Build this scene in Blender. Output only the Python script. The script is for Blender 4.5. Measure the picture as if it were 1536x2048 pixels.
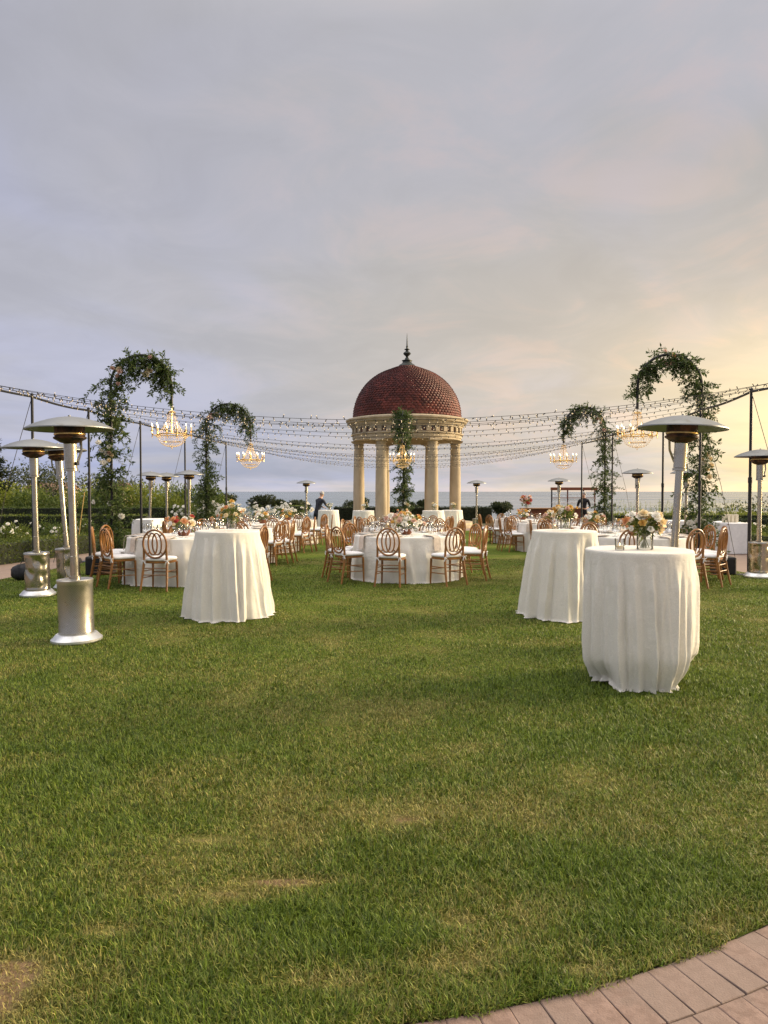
import bpy, bmesh, math, random
import numpy as np
from mathutils import Vector, Matrix, noise as mnoise

for o in list(bpy.data.objects):
    bpy.data.objects.remove(o)
scene = bpy.context.scene
C = scene.collection
PI = math.pi
rad = math.radians

# ------------------------------------------------------------------ camera
cam_d = bpy.data.cameras.new('camera')
cam = bpy.data.objects.new('camera', cam_d)
C.objects.link(cam)
cam_d.sensor_fit = 'VERTICAL'
cam_d.sensor_height = 36.0
cam_d.sensor_width = 27.0
cam_d.lens = 25.49
cam_d.clip_start = 0.05
cam_d.clip_end = 90000
cam.location = (0, 0, 1.52)
cam.rotation_euler = (rad(90 - 1.66), 0, 0)
scene.camera = cam

# ------------------------------------------------------------------ light
SUN_AZ, SUN_EL = rad(74), rad(14)
sun_dir = Vector((math.sin(SUN_AZ) * math.cos(SUN_EL), math.cos(SUN_AZ) * math.cos(SUN_EL), math.sin(SUN_EL)))
sun_d = bpy.data.lights.new('sun', 'SUN')
sun_d.energy = 3.6
sun_d.angle = rad(18)
sun_d.color = (1.0, 0.80, 0.52)
sun = bpy.data.objects.new('sun', sun_d)
C.objects.link(sun)
sun.location = (20, 20, 20)
sun.rotation_euler = sun_dir.to_track_quat('Z', 'Y').to_euler()

vs = scene.view_settings
vs.view_transform = 'Standard'
vs.look = 'None'
vs.exposure = 1.0
vs.gamma = 1.0
vs.use_curve_mapping = False


def node(nt, kind, ins=None, **props):
    n = nt.nodes.new(kind)
    for k, v in props.items():
        setattr(n, k, v)
    for k, v in (ins or {}).items():
        s = n.inputs[k]
        if isinstance(v, bpy.types.NodeSocket):
            nt.links.new(v, s)
        else:
            s.default_value = v
    return n


def math_n(nt, op, a, b=None, clamp=False):
    ins = {0: a}
    if b is not None:
        ins[1] = b
    return node(nt, 'ShaderNodeMath', ins, operation=op, use_clamp=clamp).outputs[0]


def smooth_n(nt, x, a, b, lo=0.0, hi=1.0):
    return node(nt, 'ShaderNodeMapRange', {0: x, 1: a, 2: b, 3: lo, 4: hi}, interpolation_type='SMOOTHSTEP').outputs[0]


def mix_n(nt, f, a, b, blend='MIX'):
    n = node(nt, 'ShaderNodeMix', {}, data_type='RGBA', blend_type=blend)
    for i, v in ((0, f), (6, a), (7, b)):
        if isinstance(v, bpy.types.NodeSocket):
            nt.links.new(v, n.inputs[i])
        else:
            n.inputs[i].default_value = v if i == 0 else (v[0], v[1], v[2], 1.0)
    return n.outputs[2]


def make_world():
    w = bpy.data.worlds.new('World')
    scene.world = w
    w.use_nodes = True
    nt = w.node_tree
    nt.nodes.clear()
    sky = node(nt, 'ShaderNodeTexSky', {}, sky_type='NISHITA')
    sky.sun_disc = False
    sky.sun_elevation = SUN_EL
    sky.sun_rotation = SUN_AZ
    sky.air_density = 1.5
    sky.dust_density = 4.0
    tc = node(nt, 'ShaderNodeTexCoord')
    sep = node(nt, 'ShaderNodeSeparateXYZ', {0: tc.outputs['Generated']})
    x, y, z = sep.outputs
    zc = math_n(nt, 'MAXIMUM', z, 0.0)
    # overcast deck seen in perspective: clouds laid out on a plane overhead
    den = math_n(nt, 'ADD', zc, 0.16)
    cu = math_n(nt, 'DIVIDE', x, den)
    cv = math_n(nt, 'DIVIDE', y, den)
    pv = node(nt, 'ShaderNodeCombineXYZ', {0: cu, 1: cv, 2: 0.37}).outputs[0]
    n1 = node(nt, 'ShaderNodeTexNoise', {'Vector': pv, 'Scale': 0.85, 'Detail': 4.0, 'Roughness': 0.5, 'Distortion': 0.5}).outputs[0]
    n2 = node(nt, 'ShaderNodeTexNoise', {'Vector': pv, 'Scale': 2.6, 'Detail': 6.0, 'Roughness': 0.6, 'Distortion': 0.8}).outputs[0]
    # bands low over the sea
    bv = node(nt, 'ShaderNodeCombineXYZ', {0: math_n(nt, 'MULTIPLY', x, 1.3), 1: math_n(nt, 'MULTIPLY', y, 0.8), 2: math_n(nt, 'MULTIPLY', z, 18.0)}).outputs[0]
    n3 = node(nt, 'ShaderNodeTexNoise', {'Vector': bv, 'Scale': 1.9, 'Detail': 4.0, 'Roughness': 0.55}).outputs[0]
    # how near the (veiled) sun a direction is
    dot = node(nt, 'ShaderNodeVectorMath', {0: tc.outputs['Generated'], 1: sun_dir}, operation='DOT_PRODUCT').outputs['Value']
    warm = smooth_n(nt, dot, 0.08, 0.80)
    glow = smooth_n(nt, dot, 0.50, 0.84)
    up = smooth_n(nt, z, 0.0, 0.42)
    cool = (0.445, 0.447, 0.515)
    grey = (0.478, 0.463, 0.462)
    peach = (0.66, 0.565, 0.455)
    gold = (1.45, 1.08, 0.42)
    c = mix_n(nt, smooth_n(nt, dot, -0.18, 0.42), cool, grey)
    lowwarm = math_n(nt, 'MULTIPLY', warm, smooth_n(nt, z, 0.46, 0.03))
    c = mix_n(nt, math_n(nt, 'MULTIPLY', lowwarm, 1.5, True), c, peach)
    c = mix_n(nt, math_n(nt, 'MULTIPLY', glow, smooth_n(nt, z, 0.27, 0.03), True), c, gold)
    # cloud relief
    rel = math_n(nt, 'ADD', math_n(nt, 'MULTIPLY', n1, 0.62), math_n(nt, 'MULTIPLY', n2, 0.38))
    rel = smooth_n(nt, rel, 0.33, 0.67, 0.90, 1.095)
    c = mix_n(nt, 1.0, c, node(nt, 'ShaderNodeCombineColor', {0: rel, 1: rel, 2: rel}).outputs[0], 'MULTIPLY')
    pink = math_n(nt, 'MULTIPLY', smooth_n(nt, n2, 0.47, 0.66), smooth_n(nt, dot, -0.1, 0.5))
    c = mix_n(nt, math_n(nt, 'MULTIPLY', pink, 0.9), c, mix_n(nt, 1.0, c, (1.09, 1.0, 0.965), 'MULTIPLY'))
    lilac = math_n(nt, 'MULTIPLY', smooth_n(nt, n1, 0.42, 0.62), 0.55)
    c = mix_n(nt, lilac, c, mix_n(nt, 1.0, c, (0.93, 0.96, 1.12), 'MULTIPLY'))
    band = math_n(nt, 'MULTIPLY', smooth_n(nt, n3, 0.42, 0.62), smooth_n(nt, z, 0.16, 0.02))
    c = mix_n(nt, math_n(nt, 'MULTIPLY', band, 0.75), c, mix_n(nt, 1.0, c, (0.80, 0.88, 1.06), 'MULTIPLY'))
    # pale strip of clearer air along the horizon
    hz = smooth_n(nt, z, 0.022, 0.004, 0.0, 0.55)
    c = mix_n(nt, hz, c, mix_n(nt, 1.0, c, (1.35, 1.27, 1.18), 'MULTIPLY'))
    # thinner cloud low over the water lets more light through
    lo = smooth_n(nt, z, 0.42, 0.06, 1.0, 1.16)
    c = mix_n(nt, 1.0, c, node(nt, 'ShaderNodeCombineColor', {0: lo, 1: lo, 2: lo}).outputs[0], 'MULTIPLY')
    # overcast deck, brightest overhead; boosted out of view to light cloths and lawn
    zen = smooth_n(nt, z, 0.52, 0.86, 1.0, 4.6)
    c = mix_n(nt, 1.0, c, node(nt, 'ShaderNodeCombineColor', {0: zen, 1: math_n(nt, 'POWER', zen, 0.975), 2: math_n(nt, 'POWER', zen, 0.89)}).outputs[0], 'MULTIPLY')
    bg1 = node(nt, 'ShaderNodeBackground', {0: sky.outputs[0], 1: 0.05})
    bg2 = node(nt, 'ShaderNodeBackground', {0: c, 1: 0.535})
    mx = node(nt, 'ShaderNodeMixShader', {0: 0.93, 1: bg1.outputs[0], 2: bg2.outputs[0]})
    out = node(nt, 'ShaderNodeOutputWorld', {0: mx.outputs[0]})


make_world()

# ------------------------------------------------------------------ helpers
rng = np.random.default_rng(7)
rnd = random.Random(11)


def gz(y):
    """The lawn is level near the camera, then falls gently towards the sea."""
    if y < 11:
        return 0.0
    if y < 13:
        return -0.016 * (y - 11) ** 2 / 4.0
    if y < 30:
        return -0.016 * (y - 12)
    return -0.288


def mesh_np(name, verts, loops, starts, mat, attrs=None, smooth=False):
    me = bpy.data.meshes.new(name)
    nv = len(verts)
    me.vertices.add(nv)
    me.vertices.foreach_set('co', np.asarray(verts, np.float32).ravel())
    me.loops.add(len(loops))
    me.loops.foreach_set('vertex_index', np.asarray(loops, np.int32).ravel())
    me.polygons.add(len(starts))
    me.polygons.foreach_set('loop_start', np.asarray(starts, np.int32))
    if smooth:
        me.polygons.foreach_set('use_smooth', np.ones(len(starts), dtype=bool))
    for k, v in (attrs or {}).items():
        a = me.attributes.new(k, 'FLOAT', 'POINT')
        a.data.foreach_set('value', np.asarray(v, np.float32))
    me.update(calc_edges=True)
    me.validate()
    if mat:
        me.materials.append(mat)
    return me


class MB:
    """collects shapes, then links them as one mesh object"""

    def __init__(self):
        self.v, self.f = [], []

    def add(self, vs_, fs):
        o = len(self.v)
        self.v += [tuple(p) for p in vs_]
        self.f += [tuple(i + o for i in f) for f in fs]
        return self

    def box(self, c, s, rz=0.0, bev=0.0):
        x, y, z = s[0] / 2, s[1] / 2, s[2] / 2
        if bev <= 0:
            p = [(-x, -y, -z), (x, -y, -z), (x, y, -z), (-x, y, -z), (-x, -y, z), (x, -y, z), (x, y, z), (-x, y, z)]
            f = [(3, 2, 1, 0), (4, 5, 6, 7), (0, 1, 5, 4), (1, 2, 6, 5), (2, 3, 7, 6), (3, 0, 4, 7)]
        else:
            b = bev
            p = []
            for zz, q in ((-z, b), (-z + b, 0), (z - b, 0), (z, b)):
                xx, yy = x - q, y - q
                d = b
                p += [(-xx + d, -yy, zz), (xx - d, -yy, zz), (xx, -yy + d, zz), (xx, yy - d, zz),
                      (xx - d, yy, zz), (-xx + d, yy, zz), (-xx, yy - d, zz), (-xx, -yy + d, zz)]
            f = [tuple(range(7, -1, -1)), tuple(range(24, 32))]
            for r in range(3):
                for i in range(8):
                    j = (i + 1) % 8
                    f.append((r * 8 + i, r * 8 + j, r * 8 + 8 + j, r * 8 + 8 + i))
        ca, sa = math.cos(rz), math.sin(rz)
        return self.add([(c[0] + q[0] * ca - q[1] * sa, c[1] + q[0] * sa + q[1] * ca, c[2] + q[2]) for q in p], f)

    def lathe(self, prof, n=24, c=(0, 0, 0), a0=0.0):
        """prof: list of (r, z) from bottom up; closes where r is 0"""
        vs_, fs, rows = [], [], []
        for r, z in prof:
            if r < 1e-6:
                rows.append([len(vs_)])
                vs_.append((c[0], c[1], c[2] + z))
            else:
                rows.append(list(range(len(vs_), len(vs_) + n)))
                for i in range(n):
                    a = a0 + 2 * PI * i / n
                    vs_.append((c[0] + r * math.cos(a), c[1] + r * math.sin(a), c[2] + z))
        for A, B in zip(rows, rows[1:]):
            for i in range(n):
                j = (i + 1) % n
                if len(A) == 1 and len(B) == 1:
                    continue
                if len(A) == 1:
                    fs.append((A[0], B[j], B[i]))
                elif len(B) == 1:
                    fs.append((A[i], A[j], B[0]))
                else:
                    fs.append((A[i], A[j], B[j], B[i]))
        return self.add(vs_, fs)

    def tube(self, pts, r, n=6, closed=False, caps=True, rz=1.0):
        """r: number or list; rz squashes the section along its second axis"""
        pts = [Vector(p) for p in pts]
        m = len(pts)
        rs = r if isinstance(r, (list, tuple)) else [r] * m
        vs_, fs = [], []
        up = Vector((0, 0, 1))
        t0 = (pts[1] - pts[0]).normalized()
        if abs(t0.dot(up)) > 0.95:
            up = Vector((0, 1, 0))
        u = t0.cross(up).normalized()
        for i, p in enumerate(pts):
            if closed:
                t = (pts[(i + 1) % m] - pts[i - 1]).normalized()
            else:
                t = (pts[min(i + 1, m - 1)] - pts[max(i - 1, 0)]).normalized()
            u = (u - t * u.dot(t)).normalized()
            w = t.cross(u)
            for k in range(n):
                a = 2 * PI * k / n
                vs_.append(p + u * (rs[i] * math.cos(a)) + w * (rs[i] * rz * math.sin(a)))
        last = m if closed else m - 1
        for i in range(last):
            j = (i + 1) % m
            for k in range(n):
                l = (k + 1) % n
                fs.append((i * n + k, j * n + k, j * n + l, i * n + l))
        if caps and not closed:
            fs.append(tuple(range(n)))
            fs.append(tuple((m - 1) * n + k for k in range(n - 1, -1, -1)))
        return self.add(vs_, fs)

    def octa(self, c, r, h=None):
        h = h or r
        x, y, z = c
        return self.add([(x + r, y, z), (x, y + r, z), (x - r, y, z), (x, y - r, z), (x, y, z + h), (x, y, z - h)],
                        [(0, 1, 4), (1, 2, 4), (2, 3, 4), (3, 0, 4), (1, 0, 5), (2, 1, 5), (3, 2, 5), (0, 3, 5)])

    def mesh(self, name, mat, smooth=False):
        me = bpy.data.meshes.new(name)
        me.from_pydata([tuple(p) for p in self.v], [], self.f)
        me.update()
        if mat:
            me.materials.append(mat)
        if smooth:
            sharp = math.cos(rad(38)) if smooth is True else math.cos(rad(smooth))
            me.polygons.foreach_set('use_smooth', np.ones(len(me.polygons), dtype=bool))
            bm = bmesh.new()
            bm.from_mesh(me)
            for e in bm.edges:
                if len(e.link_faces) == 2 and e.link_faces[0].normal.dot(e.link_faces[1].normal) < sharp:
                    e.smooth = False
            bm.to_mesh(me)
            bm.free()
        return me

    def build(self, name, mat, parent=None, smooth=False, loc=None):
        return link(name, self.mesh(name, mat, smooth), parent, loc)


def link(name, me, parent=None, loc=None, rz=None):
    o = bpy.data.objects.new(name, me)
    C.objects.link(o)
    if parent:
        o.parent = parent
    if loc is not None:
        o.location = loc
    if rz is not None:
        o.rotation_euler = (0, 0, rz)
    return o


def tag(o, label=None, cat=None, group=None, kind=None):
    for k, v in (('label', label), ('category', cat), ('group', group), ('kind', kind)):
        if v:
            o[k] = v
    return o


def thing(name, label, cat, loc=(0, 0, 0), rz=0.0, group=None):
    o = link(name, None, None, loc, rz)
    o.empty_display_size = 0.2
    return tag(o, label, cat, group)


def dup(root, loc, rz=0.0, label=None, group=None):
    r = root.copy()
    C.objects.link(r)
    r.location = loc
    r.rotation_euler = (0, 0, rz)
    tag(r, label, None, group)
    for ch in root.children:
        c = ch.copy()
        C.objects.link(c)
        c.parent = r
        for g in ch.children:
            d = g.copy()
            C.objects.link(d)
            d.parent = c
    return r


# ------------------------------------------------------------------ materials
MATS = {}


def mat(name, col, rough=0.6, metal=0.0, var=0.0, vscale=8.0, bump=0.0, bscale=60.0, spec=0.5, attr=None,
        col2=None, detail=4.0, emit=None, estr=0.0, dist=0.02, stretch=None):
    """one procedural material: base colour with noise variation, optional bump; attr = per-leaf random attribute"""
    m = bpy.data.materials.new(name)
    m.use_nodes = True
    nt = m.node_tree
    b = nt.nodes['Principled BSDF']
    tc = node(nt, 'ShaderNodeTexCoord')
    co = tc.outputs['Object']
    if stretch:
        co = node(nt, 'ShaderNodeMapping', {'Vector': co, 'Scale': stretch}).outputs[0]
    c = None
    if var or col2:
        n = node(nt, 'ShaderNodeTexNoise', {'Vector': co, 'Scale': vscale, 'Detail': detail, 'Roughness': 0.6})
        f = smooth_n(nt, n.outputs[0], 0.32, 0.68)
        k2 = col2 or tuple(x * (1 - var) for x in col)
        k1 = col if col2 else tuple(min(1, x * (1 + var * 0.5)) for x in col)
        c = mix_n(nt, f, k1, k2)
        if not metal:
            r = smooth_n(nt, n.outputs[0], 0.3, 0.7, max(0.02, rough - 0.08), min(1, rough + 0.08))
            nt.links.new(r, b.inputs['Roughness'])
    if attr:
        a = node(nt, 'ShaderNodeAttribute', {}, attribute_name='rnd').outputs['Fac']
        c = mix_n(nt, a, c if c is not None else col, attr)
    if c is not None:
        nt.links.new(c, b.inputs['Base Color'])
    else:
        b.inputs['Base Color'].default_value = (*col, 1)
    if not (var or col2) or metal:
        b.inputs['Roughness'].default_value = rough
    b.inputs['Metallic'].default_value = metal
    b.inputs['Specular IOR Level'].default_value = spec
    if bump:
        nb = node(nt, 'ShaderNodeTexNoise', {'Vector': co, 'Scale': bscale, 'Detail': 5.0, 'Roughness': 0.6})
        bn = node(nt, 'ShaderNodeBump', {'Strength': bump, 'Distance': dist, 'Height': nb.outputs[0]})
        nt.links.new(bn.outputs[0], b.inputs['Normal'])
    if emit:
        b.inputs['Emission Color'].default_value = (*emit, 1)
        b.inputs['Emission Strength'].default_value = estr
    MATS[name] = m
    return m


def leaf_mat(name, a, b_, tr=0.35, rough=0.5):
    """leaf: diffuse/gloss front plus light through the blade; colour varies per leaf"""
    m = bpy.data.materials.new(name)
    m.use_nodes = True
    nt = m.node_tree
    b = nt.nodes['Principled BSDF']
    out = nt.nodes['Material Output']
    at = node(nt, 'ShaderNodeAttribute', {}, attribute_name='rnd').outputs['Fac']
    c = mix_n(nt, at, a, b_)
    nt.links.new(c, b.inputs['Base Color'])
    b.inputs['Roughness'].default_value = rough
    b.inputs['Specular IOR Level'].default_value = 0.35
    t = node(nt, 'ShaderNodeBsdfTranslucent', {0: c})
    mx = node(nt, 'ShaderNodeMixShader', {0: tr, 1: b.outputs[0], 2: t.outputs[0]})
    nt.links.new(mx.outputs[0], out.inputs[0])
    MATS[name] = m
    return m


def cloth_mat(name, col, patt=0.35):
    """woven damask: leafy raised pattern with slightly different sheen"""
    m = bpy.data.materials.new(name)
    m.use_nodes = True
    nt = m.node_tree
    b = nt.nodes['Principled BSDF']
    out = nt.nodes['Material Output']
    uv = node(nt, 'ShaderNodeTexCoord').outputs['Object']
    w = node(nt, 'ShaderNodeTexNoise', {'Vector': uv, 'Scale': 14.0, 'Detail': 2.0})
    wv = node(nt, 'ShaderNodeVectorMath', {0: uv, 1: w.outputs['Color']}, operation='ADD').outputs[0]
    v = node(nt, 'ShaderNodeTexVoronoi', {'Vector': wv, 'Scale': 16.0}, feature='DISTANCE_TO_EDGE').outputs['Distance']
    leafy = smooth_n(nt, v, 0.02, 0.12)
    n = node(nt, 'ShaderNodeTexNoise', {'Vector': uv, 'Scale': 5.0, 'Detail': 3.0}).outputs[0]
    k = mix_n(nt, math_n(nt, 'MULTIPLY', leafy, patt), col, tuple(x * 0.87 for x in col))
    k = mix_n(nt, smooth_n(nt, n, 0.4, 0.7, 0.0, 0.08), k, (0.76, 0.71, 0.62))
    nt.links.new(k, b.inputs['Base Color'])
    nt.links.new(smooth_n(nt, v, 0.02, 0.12, 0.55, 0.8), b.inputs['Roughness'])
    b.inputs['Specular IOR Level'].default_value = 0.25
    b.inputs['Sheen Weight'].default_value = 0.15
    wr = node(nt, 'ShaderNodeTexNoise', {'Vector': uv, 'Scale': 11.0, 'Detail': 6.0, 'Roughness': 0.6, 'Distortion': 1.6}).outputs[0]
    hgt = math_n(nt, 'ADD', math_n(nt, 'MULTIPLY', leafy, 0.35 * patt), wr)
    bn = node(nt, 'ShaderNodeBump', {'Strength': 0.6, 'Distance': 0.014, 'Height': hgt})
    nt.links.new(bn.outputs[0], b.inputs['Normal'])
    t = node(nt, 'ShaderNodeBsdfTranslucent', {0: k})
    mx = node(nt, 'ShaderNodeMixShader', {0: 0.07, 1: b.outputs[0], 2: t.outputs[0]})
    nt.links.new(mx.outputs[0], out.inputs[0])
    MATS[name] = m
    return m


def glass_mat(name, tint=(0.96, 0.97, 0.97), gloss=0.22):
    """thin clear glass: mostly see-through, mirror-like at grazing angles"""
    m = bpy.data.materials.new(name)
    m.use_nodes = True
    nt = m.node_tree
    nt.nodes.clear()
    t = node(nt, 'ShaderNodeBsdfTransparent', {0: (*tint, 1)})
    g = node(nt, 'ShaderNodeBsdfGlossy', {'Color': (1, 1, 1, 1), 'Roughness': 0.06})
    lw = node(nt, 'ShaderNodeLayerWeight', {0: gloss})
    f = math_n(nt, 'MAXIMUM', lw.outputs['Fresnel'], 0.10)
    mx = node(nt, 'ShaderNodeMixShader', {0: f, 1: t.outputs[0], 2: g.outputs[0]})
    node(nt, 'ShaderNodeOutputMaterial', {0: mx.outputs[0]})
    MATS[name] = m
    return m


def wood_mat(name, a, b_):
    m = bpy.data.materials.new(name)
    m.use_nodes = True
    nt = m.node_tree
    b = nt.nodes['Principled BSDF']
    co = node(nt, 'ShaderNodeTexCoord').outputs['Object']
    mp = node(nt, 'ShaderNodeMapping', {'Vector': co, 'Scale': (9.0, 9.0, 1.6)}).outputs[0]
    n = node(nt, 'ShaderNodeTexNoise', {'Vector': mp, 'Scale': 6.0, 'Detail': 6.0, 'Roughness': 0.65, 'Distortion': 1.0}).outputs[0]
    oi = node(nt, 'ShaderNodeObjectInfo').outputs['Random']
    f = math_n(nt, 'ADD', math_n(nt, 'MULTIPLY', smooth_n(nt, n, 0.3, 0.7), 0.8), math_n(nt, 'MULTIPLY', oi, 0.3))
    nt.links.new(mix_n(nt, f, a, b_), b.inputs['Base Color'])
    nt.links.new(smooth_n(nt, n, 0.3, 0.7, 0.28, 0.45), b.inputs['Roughness'])
    bn = node(nt, 'ShaderNodeBump', {'Strength': 0.12, 'Distance': 0.004, 'Height': n})
    nt.links.new(bn.outputs[0], b.inputs['Normal'])
    MATS[name] = m
    return m


def steel_mat(name, base, rough, perf=False):
    """handled stainless steel: smears, dents; perf = punched tank housing"""
    m = bpy.data.materials.new(name)
    m.use_nodes = True
    nt = m.node_tree
    b = nt.nodes['Principled BSDF']
    co = node(nt, 'ShaderNodeTexCoord').outputs['Object']
    oi = node(nt, 'ShaderNodeObjectInfo').outputs['Random']
    sh = node(nt, 'ShaderNodeVectorMath', {0: co, 1: node(nt, 'ShaderNodeCombineXYZ', {2: math_n(nt, 'MULTIPLY', oi, 9.0)}).outputs[0]}, operation='ADD').outputs[0]
    n = node(nt, 'ShaderNodeTexNoise', {'Vector': sh, 'Scale': 7.0, 'Detail': 5.0, 'Roughness': 0.65}).outputs[0]
    n2 = node(nt, 'ShaderNodeTexNoise', {'Vector': sh, 'Scale': 5.0, 'Detail': 2.0, 'Distortion': 0.6}).outputs[0]
    c = mix_n(nt, smooth_n(nt, n, 0.50, 0.80), base, (base[0] * 0.80, base[1] * 0.75, base[2] * 0.66))
    h = math_n(nt, 'MULTIPLY', n2, 1.0)
    if perf:
        s = node(nt, 'ShaderNodeSeparateXYZ', {0: co})
        ang = math_n(nt, 'ARCTAN2', s.outputs[1], s.outputs[0])
        u = math_n(nt, 'SINE', math_n(nt, 'MULTIPLY', ang, 70.0))
        v = math_n(nt, 'SINE', math_n(nt, 'MULTIPLY', s.outputs[2], 370.0))
        hole = smooth_n(nt, math_n(nt, 'MULTIPLY', u, v), 0.12, 0.5)
        side = math_n(nt, 'LESS_THAN', s.outputs[2], 0.585)
        side = math_n(nt, 'MULTIPLY', side, math_n(nt, 'GREATER_THAN', s.outputs[2], 0.10))
        hole = math_n(nt, 'MULTIPLY', hole, side)
        c = mix_n(nt, math_n(nt, 'MULTIPLY', hole, 0.85), c, (0.03, 0.028, 0.025))
    nt.links.new(c, b.inputs['Base Color'])
    b.inputs['Metallic'].default_value = 0.95
    nt.links.new(smooth_n(nt, n, 0.3, 0.75, rough, rough + 0.14), b.inputs['Roughness'])
    bn = node(nt, 'ShaderNodeBump', {'Strength': 0.08, 'Distance': 0.02, 'Height': h})
    nt.links.new(bn.outputs[0], b.inputs['Normal'])
    MATS[name] = m
    return m


WOOD = wood_mat('honey_wood', (0.38, 0.170, 0.036), (0.15, 0.055, 0.012))
WOOD_RED = wood_mat('red_wood', (0.24, 0.07, 0.025), (0.12, 0.035, 0.015))
CUSHION = mat('cushion_fabric', (0.80, 0.79, 0.78), 0.85, var=0.06, vscale=12, bump=0.25, bscale=40)
DAMASK = cloth_mat('damask_cloth', (0.93, 0.885, 0.785), 0.8)
LINEN = cloth_mat('linen_cloth', (0.89, 0.855, 0.78), 0.4)
NAPKIN = mat('napkin_linen', (0.62, 0.53, 0.44), 0.9, var=0.12, vscale=20, bump=0.3, bscale=120)
STEEL = steel_mat('stainless_steel', (0.40, 0.37, 0.31), 0.18)
STEEL_PERF = steel_mat('perforated_steel', (0.50, 0.47, 0.41), 0.26, True)
DOME = steel_mat('aluminium_reflector', (0.27, 0.275, 0.27), 0.45)
BASE_METAL = mat('painted_base_metal', (0.70, 0.70, 0.69), 0.35, 0.7, var=0.25, vscale=6, bump=0.15, bscale=12)
BURNER = mat('scorched_burner', (0.13, 0.06, 0.03), 0.55, 0.6, var=0.7, vscale=9, bump=0.3, bscale=30, col2=(0.012, 0.011, 0.01))
IRON = mat('black_iron', (0.018, 0.018, 0.02), 0.5, 0.3, var=0.3, vscale=9)
BLACK_CLOTH = mat('black_nylon', (0.012, 0.012, 0.014), 0.7, var=0.4, vscale=14, bump=0.5, bscale=18)
BRASS = mat('gilt_brass', (0.78, 0.52, 0.20), 0.28, 1.0, var=0.3, vscale=20)
CANDLE = mat('candle_sleeve', (0.78, 0.62, 0.36), 0.5, var=0.1)
BULB = mat('lit_bulb', (1, 0.85, 0.6), 0.4, emit=(1.0, 0.72, 0.38), estr=3.2)
FAIRY = mat('fairy_bulb', (0.9, 0.75, 0.5), 0.3, emit=(1.0, 0.74, 0.42), estr=0.14)
WIRE = mat('dark_wire', (0.018, 0.015, 0.013), 0.6, var=0.2)
GLASS = glass_mat('drinking_glass')
CRYSTAL = mat('cut_crystal', (0.80, 0.64, 0.38), 0.12, 0.0, var=0.25, vscale=40, spec=0.9)
CRYSTAL.node_tree.nodes['Principled BSDF'].inputs['Alpha'].default_value = 0.6
STONE = mat('cast_stone', (0.49, 0.40, 0.27), 0.85, vscale=2.2, bump=0.25, bscale=25, col2=(0.37, 0.30, 0.20), stretch=(1.0, 1.0, 0.35))
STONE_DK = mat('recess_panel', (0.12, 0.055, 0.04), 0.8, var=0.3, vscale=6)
TILE = mat('glazed_roof_tile', (0.225, 0.056, 0.044), 0.62, var=0.45, vscale=0.9, attr=(0.095, 0.030, 0.027), bump=0.2, bscale=30)
FINIAL = mat('weathered_copper', (0.035, 0.04, 0.035), 0.5, 0.5, var=0.4, vscale=8)
GREEN_LEAF = leaf_mat('vine_leaf', (0.026, 0.052, 0.012), (0.095, 0.135, 0.034))
HEDGE_LEAF = leaf_mat('hedge_leaf', (0.045, 0.08, 0.012), (0.15, 0.175, 0.028))
HEDGE_DARK = leaf_mat('dark_hedge_leaf', (0.010, 0.022, 0.008), (0.030, 0.050, 0.015))
SHRUB_LEAF = leaf_mat('shrub_leaf', (0.11, 0.155, 0.016), (0.29, 0.31, 0.05))
SHRUB_LEAF2 = leaf_mat('bushy_shrub_leaf', (0.05, 0.09, 0.015), (0.16, 0.20, 0.038))
PINE_LEAF = leaf_mat('pine_needle', (0.010, 0.020, 0.008), (0.035, 0.045, 0.016))
TREE_LEAF = leaf_mat('tree_leaf', (0.022, 0.038, 0.014), (0.070, 0.080, 0.028))
BOUQUET_LEAF = leaf_mat('bouquet_leaf', (0.075, 0.115, 0.020), (0.21, 0.23, 0.05))
CORE = mat('twiggy_core', (0.016, 0.022, 0.008), 0.95, var=0.4, vscale=7, bump=0.6, bscale=20)
BARK = mat('bark', (0.07, 0.05, 0.035), 0.9, var=0.4, vscale=10, bump=0.6, bscale=30)
PETAL = {
    'white': leaf_mat('white_petal', (0.86, 0.84, 0.78), (0.80, 0.77, 0.68), 0.2, 0.7),
    'cream': leaf_mat('cream_petal', (0.80, 0.72, 0.52), (0.76, 0.58, 0.30), 0.2, 0.7),
    'peach': leaf_mat('peach_petal', (0.70, 0.40, 0.20), (0.60, 0.27, 0.12), 0.2, 0.7),
    'blush': leaf_mat('blush_petal', (0.72, 0.52, 0.42), (0.62, 0.40, 0.32), 0.2, 0.7),
    'yellow': leaf_mat('yellow_petal', (0.72, 0.50, 0.14), (0.62, 0.34, 0.07), 0.2, 0.7),
    'red': leaf_mat('coral_petal', (0.50, 0.08, 0.05), (0.36, 0.05, 0.05), 0.2, 0.7),
}
SKIN = mat('skin', (0.52, 0.30, 0.21), 0.55, var=0.08)
SUIT = mat('dark_navy_cloth', (0.012, 0.014, 0.024), 0.85, var=0.3, vscale=12, bump=0.3, bscale=30)
SHIRT = mat('black_shirt', (0.012, 0.012, 0.013), 0.85, var=0.3, vscale=12, bump=0.3, bscale=30)
HAIR = mat('grey_hair', (0.42, 0.40, 0.38), 0.7, var=0.3, vscale=40, bump=0.5, bscale=80)


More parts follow.
